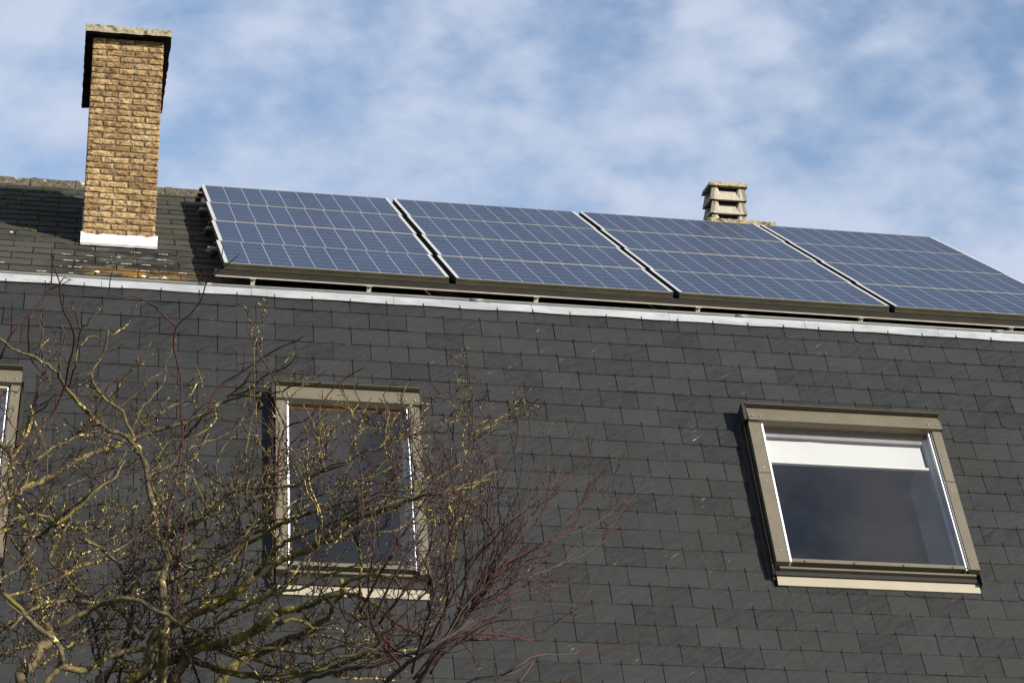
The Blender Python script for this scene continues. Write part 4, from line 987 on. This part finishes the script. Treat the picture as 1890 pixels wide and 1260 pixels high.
["m",0.0052,0.0026,[[0.012,12.579,5.094],[-0.026,12.496,5.124],[-0.046,12.372,5.215],[-0.024,12.32,5.286],[-0.049,12.207,5.336]]],
["m",0.0062,0.0028,[[-0.167,12.24,5.17],[-0.142,12.25,5.23],[-0.138,12.205,5.302],[-0.162,12.147,5.339]]],
["m",0.0088,0.0041,[[-0.402,12.242,4.549],[-0.304,12.324,4.629],[-0.15,12.46,4.698],[-0.021,12.552,4.812],[0.111,12.622,4.894],[0.212,12.67,4.932]]],
["m",0.0077,0.0036,[[-0.166,12.302,4.248],[-0.057,12.438,4.475],[0.018,12.46,4.567],[0.135,12.472,4.631],[0.226,12.455,4.687]]],
["m",0.0077,0.0034,[[0.427,12.666,4.692],[0.535,12.756,4.777],[0.633,12.85,4.892],[0.733,12.899,4.954],[0.846,12.919,5.009],[0.925,12.881,5.092]]],
["m",0.0093,0.0046,[[0.264,12.072,3.69],[0.414,12.131,3.811],[0.593,12.108,3.84],[0.767,12.026,3.91],[0.864,11.962,3.955]]],
["m",0.0103,0.0041,[[0.597,12.077,3.716],[0.758,11.848,3.798],[0.866,11.616,3.836],[1.013,11.316,3.86],[1.09,11.091,3.831],[1.174,10.986,3.875],[1.26,10.898,3.885],[1.367,10.8,3.942]]],
["m",0.0088,0.0041,[[-0.131,11.778,3.5],[-0.013,11.941,3.619],[0.159,12.121,3.773],[0.234,12.199,3.843],[0.337,12.265,3.912]]],
["m",0.0077,0.0036,[[-0.234,11.752,3.592],[-0.116,11.833,3.661],[0.032,11.902,3.704],[0.155,11.946,3.768]]],
["m",0.0093,0.0041,[[1.175,11.845,3.573],[1.312,11.702,3.625],[1.454,11.618,3.654],[1.584,11.467,3.785],[1.697,11.387,3.902],[1.795,11.37,3.979]]],
["m",0.0077,0.0031,[[1.209,11.513,4.138],[1.371,11.447,4.157],[1.523,11.443,4.188],[1.683,11.493,4.259],[1.855,11.602,4.318],[1.966,11.638,4.384]]],
["m",0.0077,0.0031,[[0.514,12.113,3.891],[0.637,12.031,3.932],[0.782,11.886,3.937],[0.923,11.709,3.882],[1.033,11.545,3.931]]]]
SHRUB_LIMBS = [
["m",0.0243,0.0058,[[1.517,11.248,3.008],[1.551,11.165,3.239],[1.587,11.042,3.378],[1.638,10.958,3.463],[1.685,10.876,3.547],[1.746,10.813,3.646],[1.792,10.76,3.734]]],
["m",0.0194,0.0058,[[1.517,11.248,3.008],[1.42,11.093,3.224],[1.418,10.828,3.351],[1.481,10.613,3.412],[1.561,10.45,3.457],[1.662,10.435,3.527],[1.769,10.452,3.604]]],
["m",0.017,0.0073,[[1.517,11.248,3.008],[1.272,11.284,3.271],[1.114,11.211,3.426],[1.29,11.06,3.468],[1.427,11.008,3.488],[1.612,10.952,3.557],[1.657,10.934,3.592]]],
["r",0.0066,0.0019,[[1.659,11.027,3.456],[1.768,10.872,3.662],[1.808,10.759,3.795],[1.857,10.62,4.012],[1.878,10.591,4.092],[1.901,10.586,4.176],[1.935,10.603,4.265]]],
["r",0.0066,0.0019,[[1.584,11.028,3.429],[1.7,10.899,3.587],[1.806,10.842,3.709],[2.003,10.912,3.85],[2.229,11.089,3.972],[2.404,11.241,4.073],[2.522,11.319,4.166],[2.569,11.329,4.226],[2.608,11.325,4.289]]],
["r",0.0066,0.0019,[[1.722,10.889,3.623],[1.867,10.803,3.806],[2.032,10.831,3.963],[2.179,10.928,4.049],[2.299,10.999,4.133],[2.473,11.142,4.244],[2.543,11.175,4.317]]],
["r",0.0066,0.0019,[[1.77,10.887,3.66],[1.824,10.782,3.764],[1.928,10.728,3.893],[2.064,10.782,3.978],[2.189,10.842,4.058],[2.255,10.856,4.154],[2.302,10.879,4.211],[2.348,10.883,4.303],[2.374,10.882,4.367]]],
["r",0.0066,0.0019,[[1.743,10.868,3.656],[1.863,10.837,3.812],[2.003,10.819,4.035],[2.077,10.849,4.149],[2.144,10.875,4.299],[2.159,10.877,4.355],[2.17,10.881,4.407]]],
["r",0.0066,0.0019,[[1.808,10.828,3.748],[1.966,10.752,3.985],[2.033,10.735,4.08],[2.089,10.731,4.15],[2.141,10.722,4.242],[2.19,10.745,4.347]]],
["r",0.0066,0.0019,[[1.654,10.91,3.564],[1.822,10.935,3.625],[1.997,11.064,3.647],[2.166,11.217,3.661],[2.239,11.227,3.728],[2.307,11.277,3.777]]],
["r",0.0066,0.0019,[[1.731,10.938,3.583],[1.856,11.03,3.616],[2.08,11.242,3.667],[2.181,11.348,3.705],[2.254,11.418,3.75]]],
["r",0.0066,0.0019,[[1.658,10.934,3.544],[1.831,10.957,3.651],[1.963,11.014,3.74],[2.146,11.127,3.869],[2.22,11.184,3.921]]],
["r",0.0066,0.0019,[[1.702,10.911,3.59],[1.748,10.757,3.708],[1.74,10.545,3.857],[1.705,10.393,3.965],[1.745,10.332,4.072],[1.757,10.335,4.144]]],
["r",0.0066,0.0019,[[1.672,10.872,3.606],[1.685,10.725,3.747],[1.652,10.584,3.885],[1.674,10.537,3.996],[1.702,10.528,4.091],[1.712,10.537,4.214]]],
["r",0.0066,0.0019,[[1.572,10.998,3.455],[1.588,10.793,3.588],[1.603,10.596,3.719],[1.555,10.443,3.804],[1.493,10.34,3.874],[1.444,10.331,3.963]]],
["r",0.0066,0.0019,[[1.511,10.919,3.512],[1.406,10.865,3.595],[1.336,10.881,3.643],[1.267,10.917,3.695],[1.178,10.995,3.755]]],
["r",0.0066,0.0019,[[1.306,10.76,3.667],[1.417,10.616,3.899],[1.516,10.617,4.062],[1.6,10.675,4.203],[1.693,10.753,4.315],[1.772,10.792,4.403],[1.844,10.863,4.525],[1.879,10.919,4.613]]],
["r",0.0066,0.0019,[[1.367,10.759,3.646],[1.446,10.58,3.828],[1.561,10.5,4.03],[1.612,10.502,4.129],[1.694,10.529,4.236],[1.784,10.575,4.324]]],
["r",0.0066,0.0019,[[1.394,10.776,3.626],[1.517,10.659,3.799],[1.605,10.63,3.965],[1.645,10.661,4.07],[1.628,10.721,4.218],[1.614,10.76,4.313],[1.635,10.85,4.473]]],
["r",0.0066,0.0019,[[1.762,10.837,3.699],[1.871,10.707,3.872],[1.908,10.582,4.004],[1.969,10.524,4.126],[1.994,10.469,4.212]]],
["r",0.0066,0.0019,[[1.766,10.862,3.68],[1.864,10.737,3.902],[1.893,10.697,3.992],[1.812,10.581,4.084],[1.731,10.53,4.141],[1.657,10.519,4.183]]],
["r",0.0066,0.0019,[[1.628,10.899,3.561],[1.689,10.688,3.716],[1.827,10.53,3.953],[1.917,10.501,4.046],[2.014,10.506,4.124],[2.068,10.538,4.195]]],
["r",0.0066,0.0019,[[1.56,10.926,3.515],[1.41,10.885,3.526],[1.267,10.892,3.546],[1.179,10.953,3.53]]],
["r",0.0066,0.0019,[[1.519,10.968,3.472],[1.366,10.743,3.595],[1.314,10.541,3.744],[1.317,10.413,3.882],[1.268,10.405,3.995],[1.254,10.509,4.162]]],
["r",0.0066,0.0019,[[1.77,10.887,3.66],[1.875,10.795,3.793],[1.995,10.787,3.893],[2.098,10.816,3.953],[2.193,10.8,4.064],[2.231,10.802,4.128]]],
["r",0.0066,0.0019,[[1.759,10.879,3.659],[1.841,10.878,3.746],[2.011,11.007,3.827],[2.118,11.111,3.877],[2.202,11.156,3.965]]],
["r",0.0066,0.0019,[[1.6,11.025,3.436],[1.753,10.926,3.57],[1.897,10.918,3.671],[1.995,10.917,3.748],[2.032,10.918,3.754]]],
["d",0.0053,0.0034,[[1.673,11.169,3.267],[1.824,11.049,3.419],[1.903,10.997,3.447],[1.981,10.97,3.457],[2.021,10.91,3.475],[2.091,10.957,3.527],[2.178,11.035,3.56],[2.262,11.12,3.578],[2.357,11.211,3.602],[2.381,11.23,3.621]]],
["d",0.0036,0.0024,[[2.094,11.303,3.543],[2.196,11.317,3.599],[2.237,11.293,3.614]]],
["d",0.0044,0.0024,[[1.937,11.194,3.48],[2.086,11.274,3.518],[2.224,11.333,3.62]]],
["d",0.0073,0.0049,[[2.045,11.318,3.374],[2.112,11.341,3.474],[2.193,11.367,3.587]]]]
CROWN_OUTLINE = [[-0.727, 5.259], [-0.34, 5.255], [-0.19, 5.375], [-0.012, 5.471], [0.249, 5.544], [0.445, 5.33], [0.634, 5.258], [0.903, 5.217], [1.15, 5.063], [1.368, 4.978], [1.695, 4.912], [1.913, 4.923], [2.092, 4.877], [2.162, 4.671], [2.081, 4.501], [1.974, 4.277], [1.869, 4.002], [1.766, 3.731], [1.717, 3.467], [1.312, 2.941], [-0.56, 2.896]]


def smooth_path(pts, step, wig, rnd):
    """resample a limb with Catmull-Rom and small kinks"""
    P_ = np.array(pts, float); out = []
    n = len(P_)
    for i in range(n - 1):
        p0 = P_[max(i - 1, 0)]; p1 = P_[i]; p2 = P_[i + 1]; p3 = P_[min(i + 2, n - 1)]
        k = max(1, int(np.linalg.norm(p2 - p1) / step))
        for j in range(k):
            t_ = j / k
            out.append(0.5 * ((2 * p1) + (-p0 + p2) * t_ + (2 * p0 - 5 * p1 + 4 * p2 - p3) * t_ * t_ + (-p0 + 3 * p1 - 3 * p2 + p3) * t_ ** 3))
    out.append(P_[-1]); out = np.array(out)
    if wig: out[1:-1] += rnd.normal(0, wig, out[1:-1].shape)
    return out
def in_outline(x, z):
    c = False; n = len(CROWN_OUTLINE); j = n - 1
    for i in range(n):
        xi, zi = CROWN_OUTLINE[i]; xj_, zj = CROWN_OUTLINE[j]
        if (zi > z) != (zj > z) and x < (xj_ - xi) * (z - zi) / (zj - zi) + xi: c = not c
        j = i
    return c
tr_rng = np.random.RandomState(21)
def unit(v): return v / (np.linalg.norm(v) + 1e-9)
def grow(start, d, length, r0, r1, seg, kink, up, rnd):
    pts = [start]; p = np.array(start); d = unit(d); n = max(2, int(length / seg))
    for i in range(n):
        k = rnd.normal(0, kink, 3); k[1] *= 0.7
        d = unit(d + k + np.array([0, 0, up]))
        p = p + d * seg * rnd.uniform(.7, 1.3); pts.append(p)
    return np.array(pts), np.linspace(r0, r1, len(pts))
def spur(mb, p, d, rnd, mi=0):
    """short knobbly side spur ending in a bud"""
    L_ = rnd.uniform(.012, .045)
    pts, rad = grow(p, d, L_, .0021, .0015, .011, .5, .12, rnd)
    mb.tube(pts, rad * rnd.uniform(.8, 1.15), 4, mi, False)
    e = pts[-1]; dd = unit(pts[-1] - pts[-2])
    mb.tube([e - dd * .001, e + dd * .004, e + dd * .009], [.0014, .0027, .0005], 4, mi, False)

# --- old bare tree
trunk, crown, shoot_list = MB(), MB(), []
FORK = np.array(TREE_LIMBS[0][3][0])
rings = [(np.array([FORK[0] + 0.25, FORK[1] + 0.1, -0.1]), .17), (np.array([FORK[0] + 0.22, FORK[1] + 0.08, 0.1]), .135), (np.array([FORK[0] + 0.1, FORK[1] + 0.06, 1.2]), .11), (np.array([FORK[0] + 0.03, FORK[1], 2.3]), .10), (FORK + [0, 0, .05], .085)]
trunk.tube(smooth_path([p for p, _ in rings], .15, .004, tr_rng), np.interp(np.linspace(0, 1, len(smooth_path([p for p, _ in rings], .15, 0, tr_rng))), np.linspace(0, 1, len(rings)), [q_ for _, q_ in rings]), 14)
hosts = []
for kind, r0, r1, pts in TREE_LIMBS:
    path = smooth_path(pts, .035, {'m': .0035, 't': .0035, 'r': .0012}[kind], tr_rng)
    rad = np.linspace(r0, r1, len(path))
    if kind == 'm':
        rad = rad * (1 + tr_rng.normal(0, .05, len(path)))
        trunk.tube(path, rad * (0.97 + 0.1 * np.clip((rad - .008) / .015, 0, 1)), 9)
        hosts.append((path, rad, 1.0))
        for i in range(3, len(path), 1):             # knobs and old scars
            if tr_rng.rand() < .10:
                q_ = rad[i] * tr_rng.uniform(.5, .9); d = unit(tr_rng.normal(0, 1, 3))
                trunk.tube([path[i], path[i] + d * rad[i] * 1.0, path[i] + d * (rad[i] * 1.1 + q_ * .5)], [q_ * 1.2, q_, q_ * .3], 6)
    elif kind == 't':
        crown.tube(path, rad, 6); hosts.append((path, rad, 0.9))
    else:
        shoots = MB(); shoot_list.append(shoots); shoots.tube(path, rad, 6)
        for i in range(4, len(path) - 1, 5):         # paired buds
            d = unit(np.cross(path[i + 1] - path[i], tr_rng.normal(0, 1, 3)))
            shoots.tube([path[i], path[i] + d * (rad[i] + .003), path[i] + d * (rad[i] + .006) + [0, 0, .003]], [.0022, .002, .0006], 4, 0, False)
        hosts.append((path, rad, 0.12))
LV = {0: dict(L=(.5, 1.5), r=(.0065, .0115), r1=.0030, seg=.045, k=.15, up=.02, fw=(.1, .8), sp=.05),
      1: dict(L=(.12, .38), r=(.0034, .0052), r1=.0021, seg=.026, k=.22, up=.05, fw=(-.1, .8), sp=.34),
      2: dict(L=(.045, .15), r=(.0024, .0031), r1=.0017, seg=.018, k=.28, up=.07, fw=(-.1, .6), sp=.55)}
def twig_tree(host, density, rnd, level):
    path, rad, wt = host; q = LV[level]
    seglen = np.linalg.norm(np.diff(path, axis=0), axis=1)
    for i in range(1, len(path)):
        zrel = path[i][2]
        dens = density * wt * np.clip((5.75 - zrel) / 1.4, .30, 1.2)
        if zrel < 2.9 or rnd.rand() > dens * seglen[i - 1]: continue
        tan = unit(path[i] - path[i - 1])
        d = unit(np.cross(tan, rnd.normal(0, 1, 3))) * 0.9 + tan * rnd.uniform(*q['fw']) + (np.array([0.62, 0, .45]) if level == 0 else np.array([0.15, 0, .62]))
        L_ = rnd.uniform(*q['L']); r_0 = min(rad[i] * .7, rnd.uniform(*q['r']))
        d[1] *= .45
        pts, rr = grow(path[i], d, L_, r_0, min(q['r1'], r_0), q['seg'], q['k'], q['up'], rnd)
        keep = [in_outline(p[0], p[2]) for p in pts]
        if not all(keep):
            k = keep.index(False)
            if k < 3: continue
            pts, rr = pts[:k], rr[:k]
        crown.tube(pts, rr, 5 if level == 0 else 4, 0 if level == 0 or rnd.rand() < (.62, .40)[level - 1] else 1, False)
        if level < 2: twig_tree((pts, rr, 1.0), (7.0, 12.0)[level], rnd, level + 1)
        for j in range(1, len(pts)):
            if rnd.rand() < q['sp']:
                dd = unit(np.cross(pts[j] - pts[j - 1], rnd.normal(0, 1, 3))) + unit(pts[j] - pts[j - 1]) * .5
                spur(crown, pts[j], dd, rnd, int(rnd.rand() < .5))
        e = pts[-1]; dd = unit(pts[-1] - pts[-2])
        crown.tube([e, e + dd * .005, e + dd * .011], [.0013, .0028, .0006], 4, 1, False)
for h_ in hosts:
    if h_[1][0] > .0075: k = len(h_[0]) // 3; twig_tree((h_[0][k:], h_[1][k:], 1.0), 0.9, tr_rng, 0)
    twig_tree(h_, 5.6, tr_rng, 1)
tree = tag(empty('bare_tree', (FORK[0] + 0.25, FORK[1] + 0.1, 0)), 'leafless old tree with mossy crooked limbs and yellow lichen twigs before the house', 'tree')
build(trunk, 'trunk', M_BARK, tree); build(crown, 'crown', [M_TWIG, M_TIP], tree); [build(q, 'young_shoot', M_RED, tree) for q in shoot_list]

# --- red twigged shrub, right of the tree
stem, twigs, dark = MB(), MB(), MB()
SF = np.array(SHRUB_LIMBS[0][3][0])
stem.tube(smooth_path([(SF[0] + .1, SF[1], -.1), (SF[0] + .06, SF[1] + .02, 1.2), (SF[0], SF[1], 2.4), tuple(SF + [0, 0, .03])], .12, .003, tr_rng), np.linspace(.10, .06, len(smooth_path([(SF[0] + .1, SF[1], -.1), (SF[0] + .06, SF[1] + .02, 1.2), (SF[0], SF[1], 2.4), tuple(SF + [0, 0, .03])], .12, 0, tr_rng))), 12)
def shrub_side(path, rad, rnd, level, dens):
    for i in range(2, len(path) - 1):
        seg = np.linalg.norm(path[i] - path[i - 1])
        if rnd.rand() > dens * seg: continue
        if path[i][2] < 2.9: continue
        tan = unit(path[i + 1] - path[i])
        d = tan * 1.15 + unit(np.cross(tan, rnd.normal(0, 1, 3))) * rnd.uniform(.35, .8)
        L_ = rnd.uniform(.12, .55) if level == 1 else rnd.uniform(.05, .18)
        pts, rr = grow(path[i], d, L_, min(rad[i] * .85, .0029), .0013, .03, .10, .02, rnd)
        (twigs if rnd.rand() < .38 else dark).tube(pts, rr, 5, 0, False)
        tgt = twigs
        e = pts[-1]; dd = unit(pts[-1] - pts[-2])
        tgt.tube([e, e + dd * .005, e + dd * .011], [.0013, .0028, .0006], 4, 0, False)
        for j in range(1, len(pts) - 1, 2):
            if rnd.rand() < .55:
                q_ = unit(np.cross(pts[j] - pts[j - 1], rnd.normal(0, 1, 3))); L2 = rnd.uniform(.006, .02)
                dark.tube([pts[j], pts[j] + (q_ + dd * .6) * L2, pts[j] + (q_ * .9 + dd) * L2 * 1.35], [.0014, .0022, .0006], 4, 0, False)
        if level == 1: shrub_side(pts, rr, rnd, 2, 6.0)
for kind, r0, r1, pts in SHRUB_LIMBS:
    path = smooth_path(pts, .035, .0012 if kind != 'm' else .003, tr_rng); rad = np.linspace(r0, r1, len(path))
    if kind == 'm':
        stem.tube(path, rad, 9); shrub_side(path, rad, tr_rng, 1, 9.0)
    else:
        (twigs if (kind == 'r' and tr_rng.rand() < .5) else dark).tube(path, rad, 6)
        shrub_side(path, rad, tr_rng, 1, 10.0 if kind == 'r' else 1.2)
shrub = tag(empty('red_twigged_shrub', (SF[0] + .1, SF[1], 0)), 'leafless shrub fanning up to the right with fine red and dark twigs', 'shrub')
build(stem, 'trunk', M_DTWIG, shrub); build(twigs, 'crown', M_RED, shrub); build(dark, 'dark_twigs', M_DTWIG, shrub)
print('tree faces', len(trunk.f), len(crown.f), len(twigs.f), len(dark.f))
